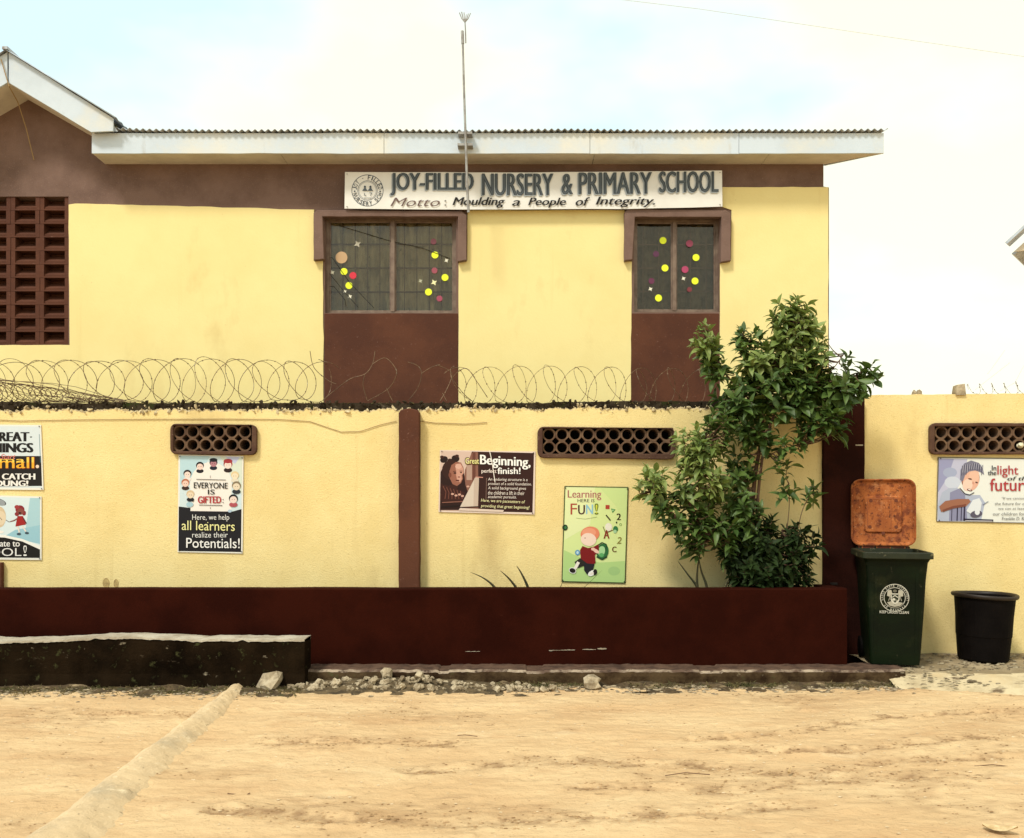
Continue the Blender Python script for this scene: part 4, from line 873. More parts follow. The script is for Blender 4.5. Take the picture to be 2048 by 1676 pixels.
# razor wire
def coil(name, x0, x1, zf, rf_, pitchf, ampf, Dc, label, seed, barbs=True, rw=.0029, dep=.16, group=None):
    rr = random.Random(seed); path = []; t = 0; x = x0; N = 34
    while x < x1:
        u = (x-x0)/(x1-x0); p = pitchf(u)*(1+.0); r = rf_(u)*(1+.16*noise.noise(Vector((x*1.9, seed, 0)))); amp = ampf(u)*(1+.3*noise.noise(Vector((x*2.3, seed+4, 0))))
        zc = zf(u)
        zz = zc+r*math.sin(t)+.012*noise.noise(Vector((x*5, t, 1)))
        path.append(Vector((x+amp*math.cos(t+.35), Dc+dep*math.cos(t)*(1+.2*noise.noise(Vector((t, 2, 0))))+.01*math.sin(t*2), max(zz, zc-r*.97))))
        t += 2*math.pi/N; x += p/N
    e_ = empty(name, (path[0].x*.5+path[-1].x*.5, Dc, zf(.5)-rf_(.5)), label, 'razor wire', group)
    MB().tube(path, rw, 4).out('coil_wire', WIRE, e_)
    if dep > .1:
        path2 = []; t = .6; x = x0
        while x < x1:
            u = (x-x0)/(x1-x0); p = pitchf(u); r = rf_(u)*(.97+.16*noise.noise(Vector((x*1.7, seed+2, 0)))); amp = ampf(u)*(1+.3*noise.noise(Vector((x*2.1, seed+6, 0)))); zc = zf(u)
            path2.append(Vector((x-amp*.9*math.cos(t+.35), Dc-dep*math.cos(t), max(zc+r*math.sin(t), zc-r*.95)))); t += 2*math.pi/N; x += p/N
        MB().tube(path2, rw, 4).out('coil_wire', WIRE, e_); path = path+path2[:]
    bm_ = MB(); acc = 0
    for a_, b_ in zip(path, path[1:]):
        acc += (b_-a_).length
        if acc > .055 and (b_-a_).length < .1:
            acc = 0; t_ = (b_-a_).normalized(); s_ = t_.cross(Vector((rr.uniform(-1, 1), rr.uniform(-1, 1), rr.uniform(-1, 1)))).normalized()
            c_ = (a_+b_)/2; q_ = t_*.011
            bm_.add([c_-q_, c_+s_*.0075, c_+q_, c_-s_*.0075, c_+t_.cross(s_)*.003], [(0, 1, 4), (1, 2, 4), (2, 3, 4), (3, 0, 4), (0, 3, 2, 1)])
    if barbs: bm_.out('barbs', WIRE, e_, kind='stuff')
    return e_
Dc = DW+.11; zt = PZ(806, Dc)
def zc1(u):
    return zt+.205+.02*math.sin(u*9)
coil('razor_wire_coil', PX(-260, Dc), PX(650, Dc), lambda u: zt+.215, lambda u: .212+.012*math.sin(u*11), lambda u: .275, lambda u: .150, Dc, 'razor wire coil on the wall top before the yellow gable end of the school', 3)
coil('razor_wire_coil', PX(905, Dc), PX(1420, Dc), lambda u: zt+.17+.01*math.sin(u*5), lambda u: .185, lambda u: .30, lambda u: .135, Dc, 'sparser razor wire coil on the wall top between the two brown window aprons', 5, rw=.0023)
for i, pts in enumerate(([(646, 800), (668, 782), (700, 758), (730, 748), (745, 728), (750, 702)], [(745, 728), (770, 716), (790, 735), (792, 752), (776, 778), (735, 802)], [(730, 748), (726, 770), (734, 800)], [(773, 776), (780, 792), (786, 803)],
                         [(815, 724), (836, 732), (843, 748), (836, 775), (818, 800)], [(875, 730), (900, 742), (903, 755), (893, 780), (880, 802)], [(843, 747), (862, 735), (880, 729)], [(903, 757), (918, 742), (935, 738), (955, 765), (975, 795)], [(620, 702), (628, 735), (655, 760), (672, 768)], [(885, 786), (893, 802)], [(903, 755), (925, 785), (945, 803)])):
    b_ = MB(); P_ = [W(x, y, Dc-.04+.05*math.sin(x*.05+i)) for x, y in pts]; path = []
    for k in range(len(P_)-1):
        p0, p1, p2, p3 = P_[max(k-1, 0)], P_[k], P_[k+1], P_[min(k+2, len(P_)-1)]
        for q_ in range(7):
            t = q_/7; path.append(.5*((2*p1)+(p2-p0)*t+(2*p0-5*p1+4*p2-p3)*t*t+(3*p1-p0-3*p2+p3)*t**3))
    path.append(P_[-1])
    if i == 0: lw = empty('loose_razor_wire', W(780, 804, Dc), 'broken loops of pale razor wire standing on the wall before the wide window apron', 'razor wire')
    b_.tube(path, .0034, 4)
    for k in range(3, len(path)-1, 4):
        c_ = path[k]; s_ = Vector((rnd.uniform(-1, 1), rnd.uniform(-1, 1), rnd.uniform(-1, 1))).normalized()*.008; t_ = (path[k+1]-path[k-1]).normalized()*.010
        b_.add([c_-t_, c_+s_, c_+t_, c_-s_], [(0, 1, 2, 3), (3, 2, 1, 0)])
    b_.out('wire_strand', WIRE, lw)
# collapsed tangle at the edge
coil('razor_wire_tangle', PX(-260, Dc), PX(245, Dc), lambda u: zt+.115*(1-u**3)*.9+.012, lambda u: .115*(1-u**2.2)+.015, lambda u: .055, lambda u: .13, Dc-.02, 'dense collapsed razor wire tangle lying on the wall top, tapering to a point', 8, dep=.07)
b_ = MB()
for s_ in range(7):
    pts = [W(-40+k*48, 745+s_*4+ (k*8.5)+6*math.sin(k*1.3+s_), Dc-.05+.02*s_) for k in range(7)]
    pts = [Vector((p.x, p.y, max(p.z, zt+.006))) for p in pts]
    b_.tube(pts, .0026, 4)
tg = b_.out('slack_wire_bundle', WIRE); props(tg, 'bundle of slack wires sloping down through the collapsed razor wire tangle', 'wire')
# faint wire on the yard wall
coil('razor_wire_coil', PX(1930, DY+.1), PX(2200, DY+.1), lambda u: PZ(787, DY)+.05+.03*u, lambda u: .05+.03*u, lambda u: .12, lambda u: .06, DY+.08, 'thin low razor wire on the plain yellow wall after the squarish lump', 11, rw=.0018, dep=.05)
b_ = MB()
for pts in ([(1950, 780), (1975, 760), (2020, 725)], [(2000, 782), (2030, 765), (2043, 740), (2050, 728)], [(1975, 748), (1985, 735), (2010, 700)]): b_.tube([W(x, y, DY+.1) for x, y in pts], .0016, 4)
lw2 = b_.out('stray_wire', mat('pale_wire', (.45, .45, .42), .6)); props(lw2, 'faint stray wire ends rising over the plain yellow wall top', 'wire')

# ------------------------------------------------------------------ neighbour house (only its roof corner shows)
DN = 20.0
nh = empty('neighbour_house', (PX(2300, DN), DN+3, 0), 'distant cream house whose grey roof corner juts into the sky at the edge', 'house')
ex, ez = PX(2026, DN), PZ(507, DN)
MB().hexa([(ex+.5, DN+.6, 0), (ex+9, DN+.6, 0), (ex+9, DN+9, 0), (ex+.5, DN+9, 0), (ex+.5, DN+.6, ez+.05), (ex+9, DN+.6, ez+.05), (ex+9, DN+9, ez+.05), (ex+.5, DN+9, ez+.05)]).out('wall', FARW, nh)
ax = ex+4.7; az = ez+3.9
MB().hexa([(ex-.03, DN, ez), (ex+.02, DN, ez-.03), (ex+.02, DN+9.4, ez-.03), (ex-.03, DN+9.4, ez), (ax, DN, az+.08), (ax, DN, az), (ax, DN+9.4, az), (ax, DN+9.4, az+.08)]).out('roof_slope', ROOF, nh)
MB().hexa([(ax, DN, az+.08), (ax, DN, az), (ax, DN+9.4, az), (ax, DN+9.4, az+.08), (2*ax-ex, DN, ez), (2*ax-ex, DN, ez-.05), (2*ax-ex, DN+9.4, ez-.05), (2*ax-ex, DN+9.4, ez)]).out('roof_slope', ROOF, nh)
MB().hexa([(ex+.02, DN-.01, ez+.03), (2*ax-ex, DN-.01, ez+.03), (2*ax-ex, DN+.02, ez+.03), (ex+.02, DN+.02, ez+.03), (ax-.1, DN-.01, az-.08), (ax+.1, DN-.01, az-.08), (ax+.1, DN+.02, az-.08), (ax-.1, DN+.02, az-.08)]).out('gable_panel', FARW, nh)
0 and MB().hexa([W(2021, 487, DN-.3), W(2024, 489, DN-.3), W(2024, 489, DN+.1), W(2021, 487, DN+.1), W(2092, 412, DN-.3), W(2095, 414, DN-.3), W(2095, 414, DN+.1), W(2092, 412, DN+.1)]).out('verge_flashing', ROOF, nh)

MB().hexa([(ex-.10, DN-.30, ez+.20), (ex-.06, DN-.30, ez+.16), (ex-.06, DN-.02, ez+.16), (ex-.10, DN-.02, ez+.20), (ax, DN-.3, az+.34), (ax, DN-.3, az+.29), (ax, DN-.02, az+.29), (ax, DN-.02, az+.34)]).out('verge_flashing', ROOF, nh)
for o_ in list(nh.children):
    M_ = Matrix.Rotation(R(-40), 3, 'Z'); pv_ = Vector((ex, DN, 0))
    loc = WL[o_.name]; o_.location = pv_+M_ @ (loc-pv_)-WL[nh.name]; o_.rotation_euler = (0, 0, R(-40))

# ------------------------------------------------------------------ wheelie bin
bc = Vector((PX(1794, 7.90), 7.88, .118)); ang = R(-13)
be = empty('wheelie_bin', bc, 'dark green wheelie bin with its mottled orange lid thrown open against the brown pier', 'bin')
RM = Matrix.Rotation(ang, 3, 'Z')
def Bp(u, v, w): return bc+RM @ Vector((u, v, w))       # u across, v back, w up; v=0 is the front rim edge
def rr2(hw, v0, v1, r, w, n=4):
    return [Bp(x, y, w) for x, y in rrect(-hw, v0, hw, v1, r, n)]
m_ = MB()
prof = [(0.02, .205, .12, .60, .03), (.10, .213, .112, .62, .035), (.50, .236, .085, .655, .04), (.86, .252, .062, .68, .04), (.93, .262, .05, .69, .04), (.975, .285, .02, .715, .045)]
m_.loft([rr2(hw, v0, v1, r, w) for (w, hw, v0, v1, r) in prof], caps=True)
inner = [(.975, .265, .04, .695, .04), (.5, .222, .10, .64, .035), (.08, .2, .13, .6, .03)]
m_.v and m_.f.pop()                                       # open the top
m_.m.pop()
m_.loft([rr2(hw, v0, v1, r, w) for (w, hw, v0, v1, r) in inner], caps=True, capstart=False)
m_.out('bin_body', BING, be, smooth=False)
m_ = MB()
ro = [rr2(.292, 0, .73, .035, .965), rr2(.296, -.004, .734, .035, .97), rr2(.296, -.004, .734, .035, 1.015), rr2(.290, .002, .728, .035, 1.022), rr2(.262, .035, .70, .03, 1.022), rr2(.260, .04, .697, .03, .965)]
m_.loft(ro, caps=False); nn_ = len(ro[0]); 
for k in range(nn_): m_.f.append(((5*nn_)+k, (5*nn_)+(k+1) % nn_, (k+1) % nn_, k)); m_.m.append(0)
m_.out('bin_rim', BINR, be)
for x in (-.17, .0, .17):
    m_ = MB(); m_.hexa([Bp(x-.012, .108, .12), Bp(x+.012, .108, .12), Bp(x+.012, .13, .12), Bp(x-.012, .13, .12), Bp(x-.012, .052, .90), Bp(x+.012, .052, .90), Bp(x+.012, .075, .90), Bp(x-.012, .075, .90)])
    if x: m_.out('body_rib', BING, be)
MB().tube([Bp(-.24, .76, 1.02), Bp(.24, .76, 1.02)], .018, 10).out('hinge_bar', BINR, be)
for s_ in (-.2, -.07, .07, .2):
    m_ = MB(); m_.hexa([Bp(s_-.012, .72, .99), Bp(s_+.012, .72, .99), Bp(s_+.012, .765, .99), Bp(s_-.012, .765, .99), Bp(s_-.012, .72, 1.035), Bp(s_+.012, .72, 1.035), Bp(s_+.012, .765, 1.04), Bp(s_-.012, .765, 1.04)]); m_.out('hinge_lug', BINR, be)
for s_ in (-1, 1):
    c_ = Bp(s_*.215, .60, .10)
    w_ = MB(); ax_ = RM @ Vector((1, 0, 0)); up_ = Vector((0, 0, 1)); bk = RM @ Vector((0, 1, 0))
    w_.loft([[c_+ax_*o_+(up_*math.cos(t*.314)+bk*math.sin(t*.314))*.10*rr_ for t in range(20)] for o_, rr_ in ((-.025, .85), (-.02, 1), (.02, 1), (.025, .85))]); w_.out('wheel', BLACKP, be)
# lid: stands upright from the hinge, its inside towards the viewer
LW = .290; th = R(1.5)
def Lp(u, h, d): return Bp(u, .735+math.sin(th)*h+d*math.cos(th), 1.035+h*math.cos(th)-d*math.sin(th))
def lring(hw, h0, h1, r, d): return [Lp(x, y, d) for x, y in rrect(-hw, h0, hw, h1, r, 6)]
m_ = MB()
rings = [lring(.262, .03, .60, .07, .034), lring(LW, .012, .645, .085, .014), lring(LW, .010, .648, .085, -.030), lring(LW-.010, .020, .638, .078, -.034), lring(LW-.030, .045, .615, .065, -.006), lring(.175, .13, .49, .04, .004), lring(.160, .145, .475, .03, -.012)]
m_.loft(rings); m_.out('lid', LIDO, be)
m_ = MB()
for (u, h) in ((-.11, .44), (.115, .44), (-.12, .19), (.115, .19), (.0, .13), (-.10, .32), (.10, .30), (.05, .38), (-.03, .25)):
    r_ = .017 if abs(h-.32) > .08 else .008
    m_.loft([[Lp(u+r_*math.cos(t*.785), h+r_*math.sin(t*.785), d) for t in range(8)] for d in (-.010, -.0145)])
m_.out('lid_boss', mat('lid_hole_rust', (.13, .035, .015), .8), be)
m_ = MB()
for (a_, b_) in (((-.14, .46), (.14, .46)), ((.07, .18), (.07, .44)), ((-.14, .17), (-.14, .45))): m_.tube([Lp(a_[0], a_[1], -.012), Lp(b_[0], b_[1], -.012)], .0045, 4)
m_.out('lid_rib', mat('lid_rib_orange', (.30, .09, .03), .7), be)
m_ = MB(); m_.hexa([Lp(-.215, -.055, -.012), Lp(.215, -.055, -.012), Lp(.215, -.055, .02), Lp(-.215, -.055, .02), Lp(-.23, .03, -.012), Lp(.23, .03, -.012), Lp(.23, .03, .02), Lp(-.23, .03, .02)])
m_.out('lid_hinge_strip', mat('lid_hinge_red', (.23, .05, .025), .7, (.10, .03, .015), 12), be)
for u in (-.06, .06, .19, -.19):
    MB().hexa([Lp(u-.004, -.05, -.02), Lp(u+.004, -.05, -.02), Lp(u+.004, -.05, -.012), Lp(u-.004, -.05, -.012), Lp(u-.004, .03, -.02), Lp(u+.004, .03, -.02), Lp(u+.004, .03, -.012), Lp(u-.004, .03, -.012)]).out('lid_hinge_knuckle', LIDO, be)
# emblem, drawn flat on the front face (its plane leans with the body)
ec = (1790, 1196); A = Art(7.94, .75); g_ = 'D6D2C2'
A.ring(ec[0], ec[1], 28, 1.3, g_, 44); A.ring(ec[0], ec[1], 21, 1.1, g_, 40)
A.arc_text('LAGOS STATE GOVERNMENT', ec[0], ec[1], 24.5, 4.0, g_, 0, 9.5); A.arc_text('OF NIGERIA', ec[0], ec[1], 24.5, 4.0, g_, 180, 11, top=False)
A.poly([(1782, 1187), (1799, 1187), (1799, 1200), (1796, 1206), (1790.5, 1209), (1785, 1206), (1782, 1200)], g_); A.poly([(1784, 1189), (1797, 1189), (1797, 1199), (1790.5, 1206), (1784, 1199)], '26301F')
A.line([(1785, 1195), (1790, 1191), (1796, 1195)], 1.6, g_); A.ell(1788, 1199, 3.2, 2.6, g_, n=10); A.ell(1793, 1201, 2, 2, '8A8676', n=8)
A.poly([(1776, 1181), (1783, 1180), (1785, 1187), (1781, 1194), (1775, 1192)], 'BDB8A6'); A.poly([(1805, 1181), (1797, 1180), (1796, 1187), (1799, 1194), (1806, 1192)], 'BDB8A6'); A.ell(1790, 1182, 4, 3, '6E6A5A', n=10)
A.poly([(1775, 1205), (1783, 1203), (1790, 1210), (1798, 1204), (1806, 1206), (1800, 1212), (1790, 1214), (1780, 1212)], 'B4AF9E'); A.line([(1782, 1190), (1778, 1202)], 1.5, 'A6A190'); A.line([(1799, 1190), (1803, 1202)], 1.5, 'A6A190')
A.text('KEEP LAGOS CLEAN', 1761, 1222, 1817, 1227.5, 'D9D6C8', .015)
for tgt in [A.pic]+A.lets:                       # move the flat print onto the leaning front face
    V = tgt[1]
    for i, v in enumerate(V):
        dy = A.D-v.y
        uv = RM.inverted() @ (Vector((v.x, 7.94, v.z))-bc); w_ = uv.z; vf = .112+(.062-.112)*(w_-.10)/(.86-.10)
        V[i] = Bp(uv.x, vf-.003-dy, w_)
A.done(be, 'emblem_print', 'emblem_lettering')

# black bucket
c_ = Vector((PX(1966, 8.38), 8.38, .118))
bk = empty('black_bucket', c_, 'tall black plastic bucket standing on the pavement against the plain yellow wall', 'bucket')
tl = Matrix.Rotation(R(1.5), 3, 'Y')
def Cr(r, z, n=40, q=1.0): return [c_+tl @ Vector((r*math.cos(2*math.pi*k/n), r*math.sin(2*math.pi*k/n), z+.004*math.sin(4*math.pi*k/n+1)*(z > .5))) for k in range(n)]
MB().loft([Cr(.205, .0), Cr(.215, .01), Cr(.232, .22), Cr(.236, .23), Cr(.243, .40), Cr(.258, .585), Cr(.250, .59), Cr(.235, .40), Cr(.20, .03)]).out('bucket_body', BLACKP, bk, smooth=False)
MB().loft([Cr(.259, .575), Cr(.275, .578), Cr(.284, .590), Cr(.284, .606), Cr(.277, .615), Cr(.262, .613), Cr(.252, .60), Cr(.252, .58)], caps=False).out('bucket_rim', mat('bucket_rim_plastic', (.020, .013, .009), .5), bk, smooth=True)

# ------------------------------------------------------------------ rubble
rub_meshes = []
for s_ in range(7):
    b_ = MB(); crumb(b_, (0, 0, 0), 1.0, s_*7.7, (1.1, 1.1, .8)); me_ = bpy.data.meshes.new('rubble_stone'); me_.from_pydata(b_.v, [], b_.f); me_.materials.append(STONE); me_.update(); rub_meshes.append(me_)
def stone(px, py, D, r, label, group=None, name='rubble_stone', k=None, flat=.75):
    p = W(px, py, D); o_ = link(name, rub_meshes[k if k is not None else rnd.randrange(7)], None, (p.x, D, max(p.z, r*flat*.35)), (rnd.uniform(-.4, .4), rnd.uniform(-.4, .4), rnd.uniform(0, 6.2)), (r, r*rnd.uniform(.7, 1), r*flat))
    props(o_, label, 'stone', group)
stone(541, 1362, 7.62, .115, 'largest pale boulder of the rubble beside the head of the cement ridge', name='boulder', k=1, flat=.6)
stone(566, 1350, 7.74, .10, 'flat grey slab resting behind the largest pale boulder', name='boulder', k=4, flat=.35)
stone(1184, 1365, 7.66, .10, 'lone rounded pale stone against the kerb, away from the rubble heap', name='boulder', k=2, flat=.62)
stone(775, 1347, 7.72, .058, 'big whitish chunk on the crest of the rubble heap', name='boulder', k=3)
stone(838, 1352, 7.66, .055, 'brightest angular chunk in the middle of the rubble heap', name='boulder', k=5)
rg_ = 'rubble stones heaped at the foot of the maroon planter'
for i in range(280):
    t = rnd.random(); px = 575+t*370 if i < 235 else rnd.uniform(945, 1110)
    hgt = 1-abs((px-790)/210)**2 if px < 945 else .1
    D = rnd.uniform(7.52, 7.74); zz = max(0, hgt)*rnd.uniform(0, .075)*(1 if D > 7.58 else .4)
    py = HZ+(EYE-zz-.012)*FOC/D
    stone(px, py, D, rnd.choice((.012, .016, .02, .026, .032, .044))*(1 if i < 125 else .8), 'small pale angular stone in the heap at the foot of the maroon planter', rg_)
# mound under the rubble
mv, mf = [], []; NX, NY = 70, 12
for j in range(NY+1):
    for i in range(NX+1):
        x = PX(480, 7.6)+(PX(1140, 7.6)-PX(480, 7.6))*i/NX; y = 7.40+(7.80-7.40)*j/NY; pxx = 1024+x/7.6*FOC
        h = max(0, 1-((pxx-780)/270)**2)*.075*math.sin(min(1, j/NY*1.25)*math.pi/2)**1.5
        mv.append((x, y, h-.012+.014*fbm(x, y, 9, 3, 3)*(1 if 0 < j else 0)))
for j in range(NY):
    for i in range(NX): q = j*(NX+1)+i; mf.append((q, q+1, q+NX+2, q+NX+1))
md = build('rubble_mound', mv, mf, mat('gritty_earth', (.13, .09, .045), .97, (.05, .035, .018), 14, .9, 40, layers=[((.34, .27, .17), 22, .6, .7, S1)]), None, smooth=True); props(md, 'low mound of gritty earth under the rubble along the kerb', None, None, 'structure')

vv_, vf_ = [], []; NX, NY = 330, 16
for j in range(NY+1):
    for i in range(NX+1):
        x = -5.0+8.5*i/NX; back = 7.80 if x > -1.8 else 7.67; wd_ = .42 if x < -1.8 else .26; y = back-wd_+wd_*j/NY
        vv_.append((x, y, -.022+.045*(j/NY)+.030*fbm(x*.8, y*1.3, 6, 3, 6)))
for j in range(NY):
    for i in range(NX): q = j*(NX+1)+i; vf_.append((q, q+1, q+NX+2, q+NX+1))
vg = build('dirt_verge', vv_, vf_, mat('dark_litter_earth', (.10, .065, .032), .97, (.045, .03, .015), 11, .9, 40, layers=[((.34, .25, .14), 9, .55, .68, (.7, 1, 1)), ((.05, .055, .02), 6, .6, .72, S1)]), None, smooth=True); props(vg, 'ragged strip of dark littered earth along the kerb and drain wall', None, None, 'structure')

def scatter(name, n, fx, m, label, seed, rr=(.004, .012)):
    r2 = random.Random(seed); b_ = MB()
    for i in range(n):
        x, y, z = fx(r2); r_ = r2.uniform(*rr); c = Vector((x, y, z+r_*.3)); a0 = r2.uniform(0, 6)
        pts = [c+Vector((r_*2.0*math.cos(a0+k*1.257)*r2.uniform(.7, 1.2), r_*math.sin(a0+k*1.257)*r2.uniform(.7, 1.2), 0)) for k in range(5)]
        tp = [c+(p-c)*.5+Vector((0, 0, r_*.55)) for p in pts]; b_.loft([pts, tp])
    o_ = b_.out(name, m); props(o_, label, None, None, 'stuff')
def fx1(r2):
    x = r2.uniform(-4.6, 3.4); y = 7.74-abs(r2.gauss(0, .10)) if x > -1.9 else 7.6-abs(r2.gauss(0, .16)); return x, y, ground_z(x, y)
scatter('grit', 1900, fx1, mat('mixed_grit', (.40, .32, .21), .95, (.12, .085, .05), 25), 'grit and small chips along the foot of the kerb', 4, (.004, .014))
def fx2(r2):
    y = 3.6+4.0*r2.random()**.8; x = r2.uniform(-.6, .6)*y; return x, y, ground_z(x, y)
scatter('pebbles', 650, fx2, mat('pebble', (.46, .34, .19), .95, (.66, .52, .34), 30), 'tiny pebbles strewn over the sandy yard', 9, (.003, .007))
def fx3(r2):
    y = 3.6+4.0*r2.random()**.8; x = r2.uniform(-.6, .6)*y
    if noise.noise(Vector((x*1.2, y*2.2, 3))) < .05: return r2.uniform(-4, 4), 7.6, -.02
    return x, y, ground_z(x, y)
scatter('soil_crumbs', 900, fx3, mat('brown_clod', (.26, .155, .07), .97, (.44, .28, .14), 20), 'brown soil crumbs thrown up by the tyre marks', 12, (.002, .006))
def fx5(r2):
    pts, w, d = r2.choice(tracks); k = r2.randrange(len(pts)-1); t = r2.random()
    x = pts[k][0]*(1-t)+pts[k+1][0]*t+r2.gauss(0, .05); y = pts[k][1]*(1-t)+pts[k+1][1]*t+r2.gauss(0, w*1.1); return x, y, ground_z(x, y)-.001
scatter('track_clods', 1500, fx5, mat('track_clod', (.36, .22, .105), .97, (.5, .33, .17), 20), 'broken clods of earth along the tyre marks', 31, (.002, .007))
def fx6(r2):
    for _ in range(60):
        y = 3.7+3.8*r2.random()**.8; x = r2.uniform(-.62, .62)*y
        if turned(x, y) > r2.uniform(.15, .5): return x, y, ground_z(x, y)-.001
    return 0, 7.6, -.03
scatter('turned_clods', 2200, fx6, mat('dark_clod', (.22, .125, .055), .97, (.40, .26, .125), 30), 'dark crumbly clods lying in the turned patches of the yard', 44, (.0018, .0065))
def fx4(r2):
    x = 3.3+2.2*r2.random(); y = r2.uniform(7.5, 8.7); return x, y, .108 if y > 7.9 else .03+.08*max(0, (y-7.5)/.4)
scatter('pavement_grit', 620, fx4, mat('dark_chip', (.10, .07, .04), .95, (.34, .28, .18), 20), 'dark leaf bits and chips on the pavement round the bins', 21, (.005, .016))

# dry weeds along the kerb and drain wall
def weeds(name, n, fx, label, seed, h=(.02, .07), lean=1.2):
    r2 = random.Random(seed); b_ = MB()
    for i in range(n):
        x, y, z = fx(r2); hh = r2.uniform(*h); d = Vector((r2.gauss(0, lean), r2.gauss(0, lean)-.3, 1)).normalized(); s_ = d.cross(Vector((r2.uniform(-1, 1), r2.uniform(-1, 1), 0))).normalized()*r2.uniform(.002, .005)
        p = Vector((x, y, z-.004)); mdp = p+d*hh*.55+Vector((0, 0, hh*.05)); tp = p+d*hh+Vector((d.x, d.y, -.3))*hh*.25
        b_.add([p-s_, p+s_, mdp+s_*.8, mdp-s_*.8, tp], [(0, 1, 2, 3), (3, 2, 4)])
    o_ = b_.out(name, WEED); props(o_, label, None, None, 'stuff')
def wx1(r2):
    while 1:
        x = r2.uniform(-4.6, 3.4)
        if noise.noise(Vector((x*1.8, 0, 0)))+r2.uniform(-.3, .5) > .05: break
    y = 7.77-abs(r2.gauss(0, .05)) if x > -1.75 else 7.62-abs(r2.gauss(0, .11)); return x, y, 0
weeds('dry_grass', 4200, wx1, 'dry weeds and grass tufts along the foot of the kerb', 5)
def wx2(r2):
    x = r2.uniform(-4.6, -1.9); return x, 7.63-abs(r2.gauss(0, .09)), 0
weeds('ground_weeds', 3600, wx2, 'matted low weeds at the foot of the blackened drain wall', 6, (.015, .05), 2.5)
def wx3(r2):
    x = r2.uniform(-4.8, 3.0); return x, DW+.02+r2.uniform(-.01, .08), PZ(806, DW)+0.0
weeds('wall_top_weeds', 500, wx3, 'wisps of dry moss and grass on the raw wall top', 7, (.01, .03))
# litter
o_ = MB().tube([W(1949, 1536, 5.37)+Vector((0, 0, .012)), W(1985, 1535, 5.37)+Vector((0, 0, .018)), W(2030, 1539, 5.35)+Vector((0, 0, .014)), W(2100, 1548, 5.3)+Vector((0, 0, .01))], .0028, 5).out('bent_wire', TWIG); props(o_, 'thin dark bent wire lying on the sand at the edge', 'wire')
for pts, lb in (([(455, 1592), (490, 1596), (500, 1591)], 'short dry twig on the sand beside the cement ridge, nearer the camera'), ([(1330, 1556), (1370, 1550), (1420, 1554)], 'long thin twig on the sand below the shrub'), ([(955, 1477), (930, 1474), (915, 1475)], 'tiny dark twig in the middle of the sandy yard')):
    D_ = EYE*FOC/(pts[0][1]-HZ); o_ = MB().tube([W(x, y, D_)+Vector((0, 0, .014)) for x, y in pts], .003, 5).out('twig', TWIG); props(o_, lb, 'twig')
def curl_leaf(px, py, L, Wd, rz, label, m=DLEAF):
    D_ = EYE*FOC/(py-HZ); c = Vector((PX(px, D_), D_, .016)); v, f = [], []
    for i in range(7):
        t = i/6; w = Wd*math.sin(math.pi*min(1, t*.92+.06))**.8
        for s_ in (-1, 0, 1):
            q_ = Vector(((t-.5)*L, s_*w, .010*abs(s_)+.018*(t-.4)**2*4)); q_.rotate(Euler((0, 0, rz))); v.append(c+q_)
    for i in range(6):
        for k in range(2): q = i*3+k; f.append((q, q+3, q+4, q+1))
    o_ = build('dry_leaf', v, f, m, smooth=True); props(o_, label, 'leaf')
curl_leaf(2000, 1668, .15, .042, -.5, 'large pale curled dry leaf on the sand in the near corner')
curl_leaf(1578, 1552, .03, .012, .6, 'tiny pale leaf on the open sand below the wheelie bin')
curl_leaf(1878, 1335, .055, .018, .2, 'small white scrap on the pavement between the wheelie bin and the bucket', ink('F2EEDC'))

# ------------------------------------------------------------------ plants
def leaf_mesh(droop, fold, m):
    v, f = [], []; n = 5
    for i in range(n+1):
        t = i/n; w = .215*math.sin(math.pi*t**.8)**.85 if 0 < t < 1 else .004
        z = -droop*t*t+.08*t
        v += [(-w, t, z+fold*w), (0, t, z), (w, t, z+fold*w)]
    for i in range(n):
        for k in range(2): q = i*3+k; f.append((q, q+1, q+4, q+3))
    return v, f
lshapes = [leaf_mesh(d, f_, None) for d, f_ in ((.15, .5), (.4, .35), (.65, .6), (.05, .25), (.3, .8))]
def catmull(P, m=6):
    out = []
    for k in range(len(P)-1):
        p0, p1, p2, p3 = P[max(k-1, 0)], P[k], P[k+1], P[min(k+2, len(P)-1)]
        for q_ in range(m):
            t = q_/m; out.append(.5*((2*p1)+(p2-p0)*t+(2*p0-5*p1+4*p2-p3)*t*t+(3*p1-p0-3*p2+p3)*t**3))
    out.append(P[-1]); return out
